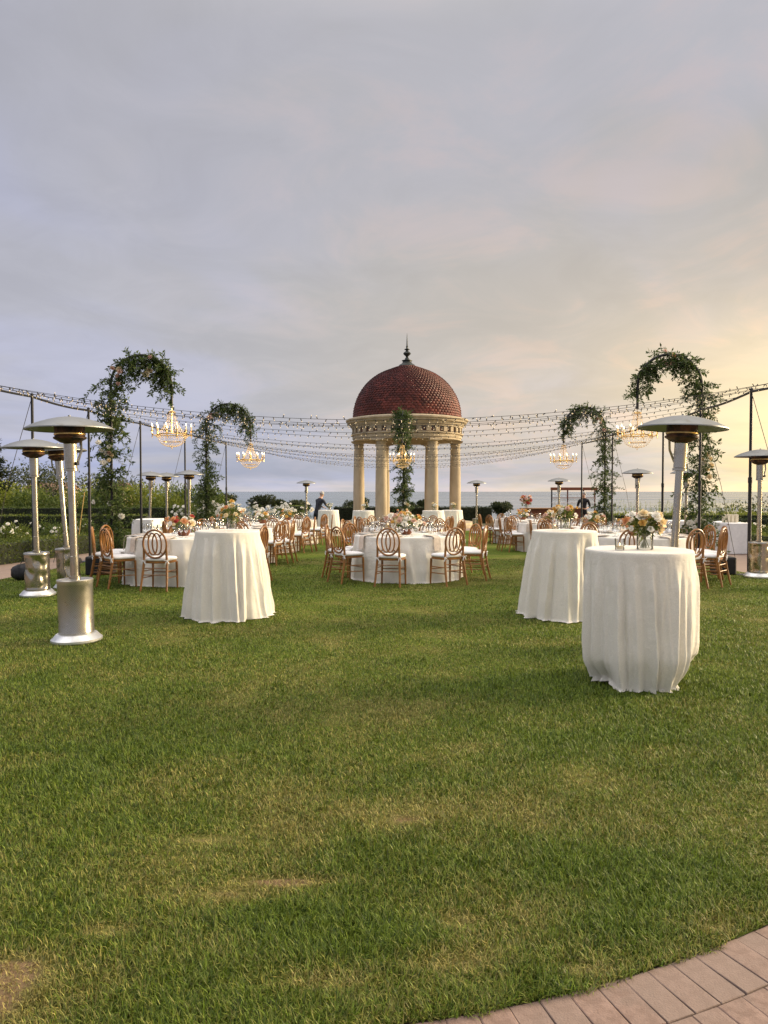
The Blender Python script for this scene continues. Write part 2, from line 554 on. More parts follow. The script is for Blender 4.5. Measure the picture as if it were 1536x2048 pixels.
# ------------------------------------------------------------------ foliage tools
def leaves_np(P, D, L, W, fold=0.18, seed=1):
    """rhombic folded leaves: P bases, D directions, L lengths, W widths -> verts, loops, starts, rnd"""
    r = np.random.default_rng(seed)
    n = len(P)
    D = D / np.maximum(np.linalg.norm(D, axis=1, keepdims=True), 1e-6)
    q = r.normal(size=(n, 3))
    S = np.cross(D, q)
    S /= np.maximum(np.linalg.norm(S, axis=1, keepdims=True), 1e-6)
    N = np.cross(S, D)
    L = np.broadcast_to(np.asarray(L, float), (n,))[:, None]
    W = np.broadcast_to(np.asarray(W, float), (n,))[:, None]
    m = P + D * L * 0.45 + N * (W * fold)
    v = np.stack([P, m + S * W * 0.5, P + D * L - N * W * fold, m - S * W * 0.5], 1).reshape(-1, 3)
    k = np.repeat(r.random(n), 4)
    return v, k


def leaf_obj(name, P, D, L, W, material, parent=None, seed=1, fold=0.18, kind='stuff', loc=None):
    v, k = leaves_np(P, D, L, W, fold, seed)
    n = len(P)
    me = mesh_np(name, v, np.arange(4 * n), np.arange(0, 4 * n, 4), material, {'rnd': k})
    o = link(name, me, parent, loc)
    if kind:
        o['kind'] = kind
    return o


def unit(v):
    return v / np.maximum(np.linalg.norm(v, axis=-1, keepdims=True), 1e-9)


def vnoise(shape, x, y, cell, seed):
    """smooth value noise over the plan, used for turf patches"""
    r = np.random.default_rng(seed)
    g = r.random((shape, shape))
    fx = np.mod(np.asarray(x) / cell + 100.0, shape - 1)
    fy = np.mod(np.asarray(y) / cell + 100.0, shape - 1)
    ix = fx.astype(int); iy = fy.astype(int)
    tx = fx - ix; ty = fy - iy
    tx = tx * tx * (3 - 2 * tx); ty = ty * ty * (3 - 2 * ty)
    a = g[ix, iy] * (1 - tx) + g[ix + 1, iy] * tx
    b = g[ix, iy + 1] * (1 - tx) + g[ix + 1, iy + 1] * tx
    return a * (1 - ty) + b * ty

# ------------------------------------------------------------------ the setting: sea, ground, path, lawn
def smin(a):
    return a


def terrain_z(x, y):
    """garden plateau, then the slope down to the sea; a low hill rises on the left"""
    z = gz(y) - 0.05
    d = max(0.0, y - 46.0)
    z -= 0.13 * d
    side = max(0.0, abs(x) - 26.0)
    z -= 0.05 * side
    hill = 13.0 * math.exp(-((x + 62) / 30.0) ** 2 - ((y - 120) / 42.0) ** 2)
    z += hill
    return max(z, -46.0)


def make_setting():
    # sea
    bm = MB()
    bm.add([(-42000, 60, -38), (42000, 60, -38), (42000, 42000, -38), (-42000, 42000, -38)], [(0, 1, 2, 3)])
    m = bpy.data.materials.new('sea_water')
    m.use_nodes = True
    nt = m.node_tree
    b = nt.nodes['Principled BSDF']
    co = node(nt, 'ShaderNodeTexCoord').outputs['Object']
    st = node(nt, 'ShaderNodeMapping', {'Vector': co, 'Scale': (0.0006, 0.0032, 1.0)}).outputs[0]
    n = node(nt, 'ShaderNodeTexNoise', {'Vector': st, 'Scale': 1.0, 'Detail': 5.0, 'Roughness': 0.6}).outputs[0]
    nt.links.new(mix_n(nt, smooth_n(nt, n, 0.35, 0.65), (0.085, 0.125, 0.17), (0.11, 0.15, 0.19)), b.inputs['Base Color'])
    nt.links.new(smooth_n(nt, n, 0.4, 0.62, 0.30, 0.16), b.inputs['Roughness'])
    wv = node(nt, 'ShaderNodeTexNoise', {'Vector': co, 'Scale': 0.05, 'Detail': 6.0}).outputs[0]
    bn = node(nt, 'ShaderNodeBump', {'Strength': 0.02, 'Distance': 2.0, 'Height': wv})
    nt.links.new(bn.outputs[0], b.inputs['Normal'])
    tag(bm.build('sea', m), kind='structure')

    # terrain under and around the garden
    xs = np.concatenate([np.linspace(-260, -30, 40), np.linspace(-28, 28, 40), np.linspace(30, 260, 40)])
    ys = np.concatenate([np.linspace(-30, 46, 40), np.linspace(48, 420, 60)])
    vs_ = [(x, y, terrain_z(x, y) + (0.5 * mnoise.noise((x * 0.06, y * 0.06, 3.0)) if y > 50 else 0)) for y in ys for x in xs]
    nx = len(xs)
    fs = [(j * nx + i, j * nx + i + 1, (j + 1) * nx + i + 1, (j + 1) * nx + i) for j in range(len(ys) - 1) for i in range(nx - 1)]
    soil = mat('garden_soil', (0.055, 0.060, 0.020), 0.95, col2=(0.085, 0.065, 0.035), vscale=0.9, bump=0.6, bscale=9)
    mb = MB(); mb.add(vs_, fs)
    tag(mb.build('terrain', soil, smooth=True), kind='structure')

    # brick-paved path that frames the lawn
    m = bpy.data.materials.new('brick_paving')
    m.use_nodes = True
    nt = m.node_tree
    b = nt.nodes['Principled BSDF']
    co = node(nt, 'ShaderNodeTexCoord').outputs['Object']
    br = node(nt, 'ShaderNodeTexBrick', {'Vector': co, 'Color1': (0.31, 0.215, 0.165, 1), 'Color2': (0.25, 0.175, 0.135, 1), 'Mortar': (0.16, 0.12, 0.09, 1),
                                         'Scale': 1.0, 'Mortar Size': 0.004, 'Brick Width': 0.2, 'Row Height': 0.1})
    n = node(nt, 'ShaderNodeTexNoise', {'Vector': co, 'Scale': 1.3, 'Detail': 5.0}).outputs[0]
    nt.links.new(mix_n(nt, smooth_n(nt, n, 0.35, 0.7, 0.0, 0.35), br.outputs[0], (0.24, 0.18, 0.14)), b.inputs['Base Color'])
    b.inputs['Roughness'].default_value = 0.85
    ys = list(np.linspace(-6, 11, 12)) + list(np.linspace(12, 37, 26))
    xs = np.linspace(-8.6, 10.0, 20)
    vs_ = [(x, y, gz(y) - 0.012) for y in ys for x in xs]
    nx = len(xs)
    fs = [(j * nx + i, j * nx + i + 1, (j + 1) * nx + i + 1, (j + 1) * nx + i) for j in range(len(ys) - 1) for i in range(nx - 1)]
    mb = MB(); mb.add(vs_, fs)
    path = mb.build('path', m)
    tag(path, kind='structure')

    # single pavers laid as soldier courses along the near edge of the lawn
    paver = mat('paver_clay', (0.275, 0.182, 0.142), 0.88, col2=(0.20, 0.128, 0.098), vscale=34, bump=0.55, bscale=160, dist=0.004)
    nt = paver.node_tree
    b = nt.nodes['Principled BSDF']
    src = b.inputs['Base Color'].links[0].from_socket
    oi = node(nt, 'ShaderNodeObjectInfo').outputs['Random']
    co = node(nt, 'ShaderNodeTexCoord').outputs['Object']
    co = node(nt, 'ShaderNodeVectorMath', {0: co, 1: node(nt, 'ShaderNodeObjectInfo').outputs['Location']}, operation='ADD').outputs[0]
    st = node(nt, 'ShaderNodeTexNoise', {'Vector': co, 'Scale': 5.0, 'Detail': 5.0, 'Roughness': 0.65}).outputs[0]
    src = mix_n(nt, smooth_n(nt, st, 0.45, 0.68, 0.0, 0.6), src, (0.165, 0.12, 0.095))
    g = node(nt, 'ShaderNodeTexNoise', {'Vector': co, 'Scale': 200.0, 'Detail': 3.0}).outputs[0]
    c = mix_n(nt, math_n(nt, 'MULTIPLY', oi, 0.75), src, (0.225, 0.165, 0.132))
    c = mix_n(nt, smooth_n(nt, g, 0.60, 0.74, 0.0, 0.6), c, (0.15, 0.085, 0.06))
    nt.links.new(c, b.inputs['Base Color'])
    meshes = []
    for k in range(4):
        r = random.Random(k)
        pb = MB().box((0, 0, 0), (0.0985, 0.1995, 0.05), 0, 0.0025)
        pb.v = [(p[0] + r.uniform(-.0012, .0012), p[1] + r.uniform(-.0012, .0012), p[2] + (r.uniform(-.0008, .0008) if p[2] > 0 else 0)) for p in pb.v]
        meshes.append(pb.mesh('brick', paver))
    edge = [Vector((x, y_near(x), 0)) for x in np.linspace(-1.6, 4.2, 7000)]
    for course in range(5):
        off = 0.006 + 0.0998 + course * 0.2025
        pts = []
        for i in range(1, len(edge) - 1):
            t = (edge[i + 1] - edge[i - 1]).normalized()
            pts.append((edge[i] + Vector((t.y, -t.x, 0)) * off, t))
        acc, nxt, last = 0.0, 0.02 + 0.04 * course, pts[0][0]
        for p, t in pts[1:]:
            acc += (p - last).length
            last = p
            if acc >= nxt:
                nxt += 0.1005
                o = link('brick', meshes[rnd.randrange(4)], path, (p.x, p.y, -0.021 + rnd.uniform(-.0015, .0015)), math.atan2(t.y, t.x) + rnd.uniform(-.012, .012))


NEAR_X = [-6.62, -6.5, -6.0, -5.0, -4.0, -3.0, -2.0, -1.2, -0.6, 0.087, 0.433, 0.704, 1.041, 1.347, 2.2, 3.0, 4.0, 5.0, 6.0, 6.6, 6.85]
NEAR_Y = [10.8, 9.8, 7.8, 5.6, 4.1, 3.05, 2.35, 2.02, 1.965, 2.03, 2.113, 2.208, 2.349, 2.501, 3.05, 3.75, 4.9, 6.3, 8.3, 10.0, 11.5]


def y_near(x):
    return float(np.interp(x, NEAR_X, NEAR_Y)) if not (-1.2 < x < 2.2) else float(np.interp(x, FINE_X, FINE_Y))


_c = np.polyfit([-1.2, -0.6, 0.087, 0.433, 0.704, 1.041, 1.347, 2.2], [2.02, 1.965, 2.03, 2.113, 2.208, 2.349, 2.501, 3.05], 4)
FINE_X = np.linspace(-1.2, 2.2, 80)
FINE_Y = np.polyval(_c, FINE_X)

PATCHES = [(-0.36, 2.77, 0.20, 0.035, 0.9), (-0.62, 2.68, 0.16, 0.06, 0.7), (-1.17, 2.23, 0.12, 0.10, 1.1), (-1.15, 2.08, 0.08, 0.07, 0.7),
           (0.27, 2.52, 0.06, 0.05, 0.8), (0.22, 2.30, 0.14, 0.07, 0.6), (-0.95, 2.45, 0.09, 0.04, 0.8), (-0.2, 2.2, 0.2, 0.06, 0.5), (-0.78, 3.1, 0.12, 0.04, 0.6), (0.1, 3.3, 0.10, 0.05, 0.5),
           (0.75, 2.72, 0.06, 0.05, 0.5), (1.15, 2.48, 0.05, 0.04, 0.6), (0.62, 2.25, 0.05, 0.03, 0.8),
           (-0.35, 2.52, 0.26, 0.09, -0.8), (-0.1, 2.42, 0.2, 0.1, -0.6), (1.0, 2.75, 0.35, 0.22, -0.7), (0.75, 2.45, 0.2, 0.1, -0.5),
           (-1.7, 4.2, 0.55, 0.06, -0.9), (1.35, 4.4, 0.5, 0.12, -0.6), (2.1, 5.6, 0.8, 0.35, -0.45)]


def dry(x, y):
    x = np.asarray(x, float); y = np.asarray(y, float)
    d = 0.42 * vnoise(64, x, y * 1.3, 0.55, 5) + 0.30 * vnoise(64, x, y, 1.6, 6) + 0.28 * vnoise(128, x, y, 0.17, 8)
    d = (d - 0.5) * 1.3 + 0.36
    for px, py, sx, sy, a in PATCHES:
        d = d + a * np.exp(-((x - px) / sx) ** 2 - ((y - py) / sy) ** 2)
    return np.clip(d, 0, 1.3)


def make_lawn():
    nx, ny = 190, 300
    xs = np.linspace(-6.62, 6.85, nx)
    verts, dr = [], []
    t = np.linspace(0, 1, ny) ** 2.2
    for j in range(ny):
        for i in range(nx):
            y0 = y_near(xs[i])
            y = y0 + (33.0 - y0) * t[j]
            verts.append((xs[i], y, gz(y) + 0.004))
    v = np.array(verts)
    v[:, 2] += 0.012 * (vnoise(64, v[:, 0], v[:, 1], 0.35, 3) - 0.5) * (v[:, 1] > 2.4)
    d = dry(v[:, 0], v[:, 1])
    q = np.array([(j * nx + i, j * nx + i + 1, (j + 1) * nx + i + 1, (j + 1) * nx + i) for j in range(ny - 1) for i in range(nx - 1)])
    m = bpy.data.materials.new('turf')
    m.use_nodes = True
    nt = m.node_tree
    b = nt.nodes['Principled BSDF']
    at = node(nt, 'ShaderNodeAttribute', {}, attribute_name='dry').outputs['Fac']
    co = node(nt, 'ShaderNodeTexCoord').outputs['Object']
    st = node(nt, 'ShaderNodeMapping', {'Vector': co, 'Scale': (1.0, 0.7, 1.0)}).outputs[0]
    n1 = node(nt, 'ShaderNodeTexNoise', {'Vector': st, 'Scale': 34.0, 'Detail': 5.0, 'Roughness': 0.75}).outputs[0]
    n2 = node(nt, 'ShaderNodeTexNoise', {'Vector': co, 'Scale': 4.5, 'Detail': 4.0, 'Roughness': 0.6}).outputs[0]
    g = mix_n(nt, smooth_n(nt, n1, 0.30, 0.72), (0.022, 0.040, 0.004), (0.170, 0.222, 0.026))
    g = mix_n(nt, smooth_n(nt, n2, 0.35, 0.7, 0.0, 0.45), g, (0.095, 0.13, 0.02))
    g = mix_n(nt, smooth_n(nt, at, 0.35, 0.85, 0.0, 0.55), g, (0.20, 0.175, 0.055))
    g = mix_n(nt, smooth_n(nt, at, 0.85, 1.2), g, (0.24, 0.16, 0.085))
    nt.links.new(g, b.inputs['Base Color'])
    b.inputs['Roughness'].default_value = 0.95
    b.inputs['Specular IOR Level'].default_value = 0.1
    bn = node(nt, 'ShaderNodeBump', {'Strength': 0.9, 'Distance': 0.03, 'Height': n1})
    nt.links.new(bn.outputs[0], b.inputs['Normal'])
    me = mesh_np('lawn', v, q.ravel(), np.arange(0, q.size, 4), m, {'dry': d}, True)
    tag(link('lawn', me), kind='structure')


def make_grass():
    """mown turf: single bent blades, close-set near the path, sparser and coarser farther off"""
    r = np.random.default_rng(21)
    n = 830000
    yy = np.linspace(1.95, 17.0, 4000)
    pdf = yy ** -1.75 * np.minimum(0.60 * yy + 1.6, 6.8)
    cdf = np.cumsum(pdf); cdf /= cdf[-1]
    y = np.interp(r.random(n), cdf, yy)
    x = (r.random(n) * 2 - 1) * np.minimum(0.60 * y + 1.6, 6.8)
    yn = np.interp(x, np.concatenate([NEAR_X[:7], FINE_X, NEAR_X[15:]]), np.concatenate([NEAR_Y[:7], FINE_Y, NEAR_Y[15:]]))
    edge = 0.040 * (vnoise(64, x, y, 0.09, 12) - 0.55) + 0.012 * (vnoise(64, x, y, 0.02, 13) - 0.5)
    d = dry(x, y)
    keep = (y > yn + edge - 0.012) & (x > -6.6) & (x < 6.8) & (r.random(n) > np.clip((d - 0.75) * 1.1, 0, 0.8))
    x, y, d = x[keep], y[keep], d[keep]
    n = len(x)
    lush = np.clip(1.0 - d, 0.0, 1.0)
    far = np.clip((y - 2.0) / 10.0, 0, 1.5)
    l = (0.013 + 0.024 * lush + 0.016 * r.random(n) ** 2) * (1 - 0.35 * np.minimum(far, 1))
    w = (0.0021 + 0.0015 * r.random(n)) * (1 + 1.7 * far)
    # blades lie over in shared directions, tuft by tuft
    a = 2 * PI * vnoise(128, x, y, 0.11, 31) * 2.2 + r.normal(size=n) * 1.7
    lean = np.clip(r.normal(0.80, 0.40, n) + 0.25 * np.clip(d - .4, 0, 1), 0.05, 1.45)
    ca, sa = np.cos(a), np.sin(a)
    H = np.stack([ca, sa, np.zeros(n)], 1)
    S = np.stack([-sa, ca, np.zeros(n)], 1)
    zb = np.array([gz(q) for q in y]) + 0.002
    P = np.stack([x, y, zb], 1)
    l1 = lean * 0.6
    l2 = np.minimum(lean * 1.35, 1.75)
    up = np.array([0, 0, 1.0])
    mid = P + (H * np.sin(l1)[:, None] + up * np.cos(l1)[:, None]) * (l * 0.5)[:, None]
    tip = mid + (H * np.sin(l2)[:, None] + up * np.cos(l2)[:, None]) * (l * 0.55)[:, None]
    tip[:, 2] = np.maximum(tip[:, 2], zb + 0.004)
    W = (w * 0.5)[:, None]
    v = np.stack([P - S * W, P + S * W, mid + S * W * 0.85, mid - S * W * 0.85, tip], 1).reshape(-1, 3)
    base = np.arange(n)[:, None] * 5
    loops = np.concatenate([base + np.array([[0, 1, 2, 3]]), base + np.array([[3, 2, 4]])], 1).ravel()
    st = (np.arange(n)[:, None] * 7 + np.array([[0, 4]])).ravel()
    k = r.random(n) ** 1.25
    m = bpy.data.materials.new('grass_blade')
    m.use_nodes = True
    nt = m.node_tree
    b = nt.nodes['Principled BSDF']
    out = nt.nodes['Material Output']
    at = node(nt, 'ShaderNodeAttribute', {}, attribute_name='dry').outputs['Fac']
    rn = node(nt, 'ShaderNodeAttribute', {}, attribute_name='rnd').outputs['Fac']
    g = mix_n(nt, rn, (0.020, 0.048, 0.004), (0.210, 0.295, 0.028))  # blade tones vary at random; the darkest also paint in shade between blades
    straw = mix_n(nt, rn, (0.13, 0.11, 0.028), (0.50, 0.41, 0.13))
    f = math_n(nt, 'ADD', math_n(nt, 'MULTIPLY', at, 1.0), math_n(nt, 'MULTIPLY', node(nt, 'ShaderNodeAttribute', {}, attribute_name='mixr').outputs['Fac'], 0.9))
    c = mix_n(nt, smooth_n(nt, f, 0.50, 1.50), g, straw)
    nt.links.new(c, b.inputs['Base Color'])
    b.inputs['Roughness'].default_value = 0.5
    b.inputs['Specular IOR Level'].default_value = 0.3
    t = node(nt, 'ShaderNodeBsdfTranslucent', {0: c})
    mx = node(nt, 'ShaderNodeMixShader', {0: 0.18, 1: b.outputs[0], 2: t.outputs[0]})
    nt.links.new(mx.outputs[0], out.inputs[0])
    me = mesh_np('grass', v, loops, st, m, {'dry': np.repeat(d, 5), 'mixr': np.repeat(r.random(n), 5), 'rnd': np.repeat(np.random.default_rng(4).permutation(k), 5)})
    tag(link('grass', me), 'short mown grass with dry straw patches covering the lawn', 'grass', kind='stuff')


make_setting()
make_lawn()
make_grass()


# ------------------------------------------------------------------ the domed gazebo
def make_gazebo():
    gx, gy, g0 = 1.20, 38.0, gz(38.0)
    root = thing('domed_gazebo', 'round stone gazebo with a dark red tiled dome on six columns', 'gazebo', (gx, gy, g0))
    Z = lambda z: z - g0          # absolute height -> local
    # stepped plinth
    for k, (r, z0, z1) in enumerate(((3.9, -0.06, 0.10), (3.5, 0.10, 0.21))):
        MB().lathe([(0, z0), (r, z0), (r, z1 - 0.02), (r - 0.02, z1), (0, z1)], 64).build('step', STONE, root, 30)
    zf = 0.21
    top = Z(4.10)
    shaft = MB()
    prof = []
    for i in range(15):
        t = i / 14
        prof.append((0.295 - 0.045 * max(0, t - 0.3) ** 1.4 / 0.6, zf + 0.16 + (top - 0.30 - zf - 0.16) * t))
    shaft_me = MB().lathe(prof, 28).mesh('column', STONE, 60)
    cap_me = MB().lathe([(0.245, top - 0.30), (0.245, top - 0.24), (0.285, top - 0.225), (0.285, top - 0.20), (0.25, top - 0.19), (0.25, top - 0.14),
                         (0.35, top - 0.075)], 28).box((0, 0, top - 0.036), (0.74, 0.74, 0.076)).mesh('capital', STONE, 40)
    bas_me = MB().lathe([(0.39, zf + 0.06), (0.41, zf + 0.09), (0.39, zf + 0.115), (0.32, zf + 0.13), (0.345, zf + 0.15), (0.295, zf + 0.165)], 28).box(
        (0, 0, zf + 0.03), (0.84, 0.84, 0.06)).mesh('column_base', STONE, 40)
    for k in range(6):
        a = PI / 6 + k * PI / 3 - PI / 2 - PI / 3 - rad(2)
        p = (2.52 * math.cos(a), 2.52 * math.sin(a), 0)
        c = link('column', shaft_me, root, p, a)
        link('capital', cap_me, c)
        link('column_base', bas_me, c)
    # architrave, frieze with square recesses, cornice
    n = 96
    MB().lathe([(2.20, Z(4.103)), (2.81, Z(4.103)), (2.81, Z(4.20)), (2.85, Z(4.205)), (2.85, Z(4.34)), (2.93, Z(4.38)), (2.93, Z(4.42)),
                (2.84, Z(4.43)), (2.84, Z(4.45)), (2.20, Z(4.45)), (2.20, Z(4.103))], n).build('architrave', STONE, root, 30)
    MB().lathe([(2.3, Z(4.452)), (2.77, Z(4.452)), (2.77, Z(4.72)), (2.3, Z(4.72)), (2.3, Z(4.452))], n).build('frieze', STONE, root, 30)
    pier = MB().box((2.80, 0, Z(4.586)), (0.13, 0.24, 0.262), 0, 0.008).mesh('frieze_block', STONE)
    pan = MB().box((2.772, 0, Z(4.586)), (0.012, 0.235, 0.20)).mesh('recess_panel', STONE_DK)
    nb = 36
    for k in range(nb):
        a = 2 * PI * k / nb
        link('frieze_block', pier, root, (0, 0, 0), a)
        link('recess_panel', pan, root, (0, 0, 0), a + PI / nb)
    MB().lathe([(2.3, Z(4.722)), (2.88, Z(4.722)), (2.90, Z(4.80)), (2.95, Z(4.82)), (3.0, Z(4.93)), (3.10, Z(4.98)), (3.12, Z(5.06)), (3.19, Z(5.10)),
                (3.19, Z(5.17)), (3.14, Z(5.20)), (2.86, Z(5.26)), (2.3, Z(5.26)), (2.3, Z(4.722))], n).build('cornice', STONE, root, 30)
    MB().lathe([(0, Z(4.85)), (2.3, Z(4.80)), (2.3, Z(4.75)), (0, Z(4.75))], 48).build('soffit', STONE, root, 30)
    # dome with a slightly swept top
    R, H, z0 = 2.78, 2.72, Z(5.26)

    def dome(t):            # t 0..1 from the eave to the top collar
        a = t * rad(84)
        flare = 0.13 * max(0.0, (t - 0.80) / 0.20) ** 2
        return R * math.cos(a) ** 0.96 - 0.5 * flare, z0 + (H - 0.05) * math.sin(a) / math.sin(rad(84)) + flare
    MB().lathe([(dome(i / 30)[0] - 0.03, dome(i / 30)[1]) for i in range(31)] + [(0, dome(1)[1] + 0.02)], 72).build('dome_shell', STONE_DK, root, True)
    vs_, loops, starts, k_ = [], [], [], []
    rows, arc = 30, 0.0
    r2 = random.Random(3)
    for j in range(rows):
        t0, t1 = j / rows, min(1.0, (j + 1.75) / rows)
        ra, za = dome(t0)
        rb, zb = dome(t1)
        cnt = max(18, min(84, int(84 * (ra / R) ** 0.55)))
        cnt = 84 if ra > 1.6 else (56 if ra > 0.9 else 36)
        for i in range(cnt):
            a = 2 * PI * (i + 0.5 * (j % 2)) / cnt
            da = PI / cnt * 0.96
            lift = 0.060 + r2.uniform(-0.008, 0.010)
            o = len(vs_)
            tl = dome(min(1, t0 + 0.55 / rows))

            def P(r, z, an):
                return (r * math.cos(an), r * math.sin(an), z)
            pts = [P(rb + 0.004, zb, a - da), P(rb + 0.004, zb, a + da), P(tl[0] + lift * 0.8, tl[1], a + da), P(ra + lift, za + 0.35 * (tl[1] - za), a + da * 0.72),
                   P(ra + lift + 0.006, za, a), P(ra + lift, za + 0.35 * (tl[1] - za), a - da * 0.72), P(tl[0] + lift * 0.8, tl[1], a - da)]
            # underside lip gives the tile its thickness
            und = [P(ra + 0.002, za + 0.01, a + da * 0.1), P(tl[0] + 0.002, tl[1], a + da), P(tl[0] + 0.002, tl[1], a - da)]
            vs_ += pts + und
            for f in ((0, 6, 5, 4, 3, 2, 1), (4, 7, 8, 2, 3), (6, 9, 7, 4, 5)):
                starts.append(len(loops))
                loops += [o + q for q in f]
            k_ += [r2.random()] * 10
    me = mesh_np('roof_tiles', vs_, loops, starts, TILE, {'rnd': k_})
    tag(link('roof_tiles', me, root), kind='stuff')
    zt = dome(1)[1]
    fin = MB().lathe([(0.46, zt - 0.06), (0.40, zt + 0.03), (0.30, zt + 0.08), (0.22, zt + 0.18), (0.22, zt + 0.22), (0.27, zt + 0.23), (0.27, zt + 0.26), (0.13, zt + 0.30),
                      (0.10, zt + 0.38), (0.06, zt + 0.42), (0.07, zt + 0.47), (0.18, zt + 0.57), (0.20, zt + 0.62), (0.17, zt + 0.67), (0.07, zt + 0.74),
                      (0.06, zt + 0.78), (0.14, zt + 0.82), (0.14, zt + 0.845), (0.05, zt + 0.88), (0.045, zt + 0.95), (0.06, zt + 0.98), (0.035, zt + 1.02),
                      (0.025, zt + 1.3), (0.006, zt + 1.66), (0, zt + 1.68)], 20)
    fin.build('finial', FINIAL, root, 50)


make_gazebo()


# ------------------------------------------------------------------ patio heaters
def make_heater():
    t = thing('patio_heater', 'steel mushroom patio heater', 'patio heater')
    MB().lathe([(0, 0.004), (0.235, 0.004), (0.245, 0.015), (0.245, 0.035), (0.225, 0.05), (0.195, 0.085), (0.175, 0.092), (0, 0.092)], 40).build('base', BASE_METAL, t, 30)
    MB().lathe([(0, 0.094), (0.168, 0.094), (0.172, 0.105), (0.168, 0.115), (0.168, 0.58), (0.173, 0.60), (0.173, 0.625), (0.165, 0.632), (0.05, 0.640), (0, 0.640)], 48).build('tank_housing', STEEL_PERF, t, 30)
    MB().lathe([(0.055, 0.641), (0.055, 0.66), (0.041, 0.665), (0.041, 0.86), (0.036, 0.865), (0.036, 1.72)], 24).build('pole', STEEL, t, 30)
    h = MB().lathe([(0.036, 1.715), (0.066, 1.717), (0.066, 1.74), (0.060, 1.745), (0.061, 1.985), (0.066, 1.99), (0.055, 1.992)], 24).build('burner_housing', STEEL, t, 30)
    MB().box((0.03, -0.068, 1.79), (0.035, 0.03, 0.035), 0.0, 0.006).build('control_knob', IRON, h)
    MB().tube([(0.05, -0.04, 1.80), (0.10, -0.03, 1.92), (0.11, -0.01, 2.02)], 0.012, 6).build('pilot_tube', STEEL, h, True)
    b = MB().lathe([(0.05, 1.992), (0.088, 2.0), (0.155, 2.04), (0.157, 2.055), (0.142, 2.06), (0.144, 2.075), (0.144, 2.165), (0.13, 2.17), (0.13, 2.195), (0, 2.195)], 32).build('burner', BURNER, t, 30)
    MB().lathe([(0.145, 2.074), (0.150, 2.080), (0.150, 2.088), (0.145, 2.094)], 32).build('burner_ring', BRASS, b, True)
    MB().lathe([(0.413, 2.128), (0.422, 2.128), (0.420, 2.138), (0.38, 2.162), (0.31, 2.194), (0.22, 2.224), (0.13, 2.246), (0.05, 2.258), (0.012, 2.260), (0.012, 2.274), (0, 2.276),
                (0, 2.240), (0.13, 2.236), (0.31, 2.184), (0.413, 2.130)], 48).build('reflector_dome', DOME, t, 30)
    return t


heater0 = make_heater()


def plain_tank(seed, dent):
    mb = MB().lathe([(0, 0.094), (0.168, 0.094), (0.172, 0.105), (0.168, 0.115)] + [(0.168, 0.115 + 0.465 * k / 16) for k in range(1, 17)] + [(0.173, 0.60), (0.173, 0.625), (0.165, 0.632), (0.05, 0.640), (0, 0.640)], 64)
    out = []
    for x, y, z in mb.v:
        r0 = math.hypot(x, y)
        if 0.13 < z < 0.57 and r0 > 0.1:
            k = 1 + dent * min(0.0, mnoise.noise((x * 9, y * 9, z * 7 + seed)) + 0.1) * 0.25
            x, y = x * k, y * k
        out.append((x, y, z))
    mb.v = out
    return mb.mesh('tank_housing', STEEL, 50)


tank_plain = [plain_tank(3, 0.6), plain_tank(8, 1.4), plain_tank(5, 0.8)]
HG = 'patio heaters around the lawn'
HEATERS = [
    (-3.10, 7.28, 0.9, (0.0, -0.022), 'tall steel patio heater with a perforated tank, alone on the open grass'),
    (-5.01, 10.46, 2.1, (0.01, -0.012), 'steel patio heater with a dented tank cover beside the black sandbag'),
    (-4.93, 11.35, 4.0, (0.0, -0.075), 'steel patio heater leaning sideways next to the dented-tank heater'),
    (-7.10, 21.9, 0.2, (0.0, 0.03), 'patio heater standing beside the leafy arch, half hidden by its vines'),
    (-6.80, 22.7, 1.2, (0.0, 0.0), 'patio heater in the middle of three heaters between two leafy arches'),
    (-5.64, 21.0, 3.3, (0.0, 0.0), 'patio heater with a dark dome in front of the white-rose leafy arch'),
    (-3.30, 30.8, 5.0, (0.0, 0.0), 'distant patio heater next to the man in the dark suit'),
    (2.82, 7.15, 2.8, (0.0, 0.052), 'tall steel patio heater rising just behind the bulging cocktail table'),
    (6.62, 12.78, 0.4, (0.0, 0.0), 'steel patio heater beside the brick path and black equipment box'),
    (7.02, 20.1, 5.2, (0.0, 0.0), 'patio heater with a bent pilot tube between the two leafy arches'),
    (6.61, 27.4, 1.7, (0.0, 0.0), 'patio heater in front of the bar shelves'),
    (3.93, 30.8, 2.2, (0.0, 0.0), 'patio heater against the dark hedge between gazebo and bar'),
    (8.33, 20.0, 0.0, (0.0, 0.0), 'patio heater hidden behind the vines of the tall leafy arch'),
    (6.52, 11.3, 3.0, (0.0, 0.0), 'patio heater showing only its dome rim at the path side'),
]
for i, (x, y, rz, (tx, ty), lab) in enumerate(HEATERS):
    h = heater0 if i == 0 else dup(heater0, (0, 0, 0))
    h.location = (x, y, gz(y) + 0.004)
    h.rotation_euler = (tx, ty, 0)
    h.rotation_mode = 'XYZ'
    h.rotation_euler = (tx, ty, 0.0)
    for ch in h.children:
        ch.rotation_euler = (0, 0, rz)
        if i and ch.name.startswith('tank_housing'):
            ch.data = tank_plain[i % 3]
    tag(h, lab, None, HG)


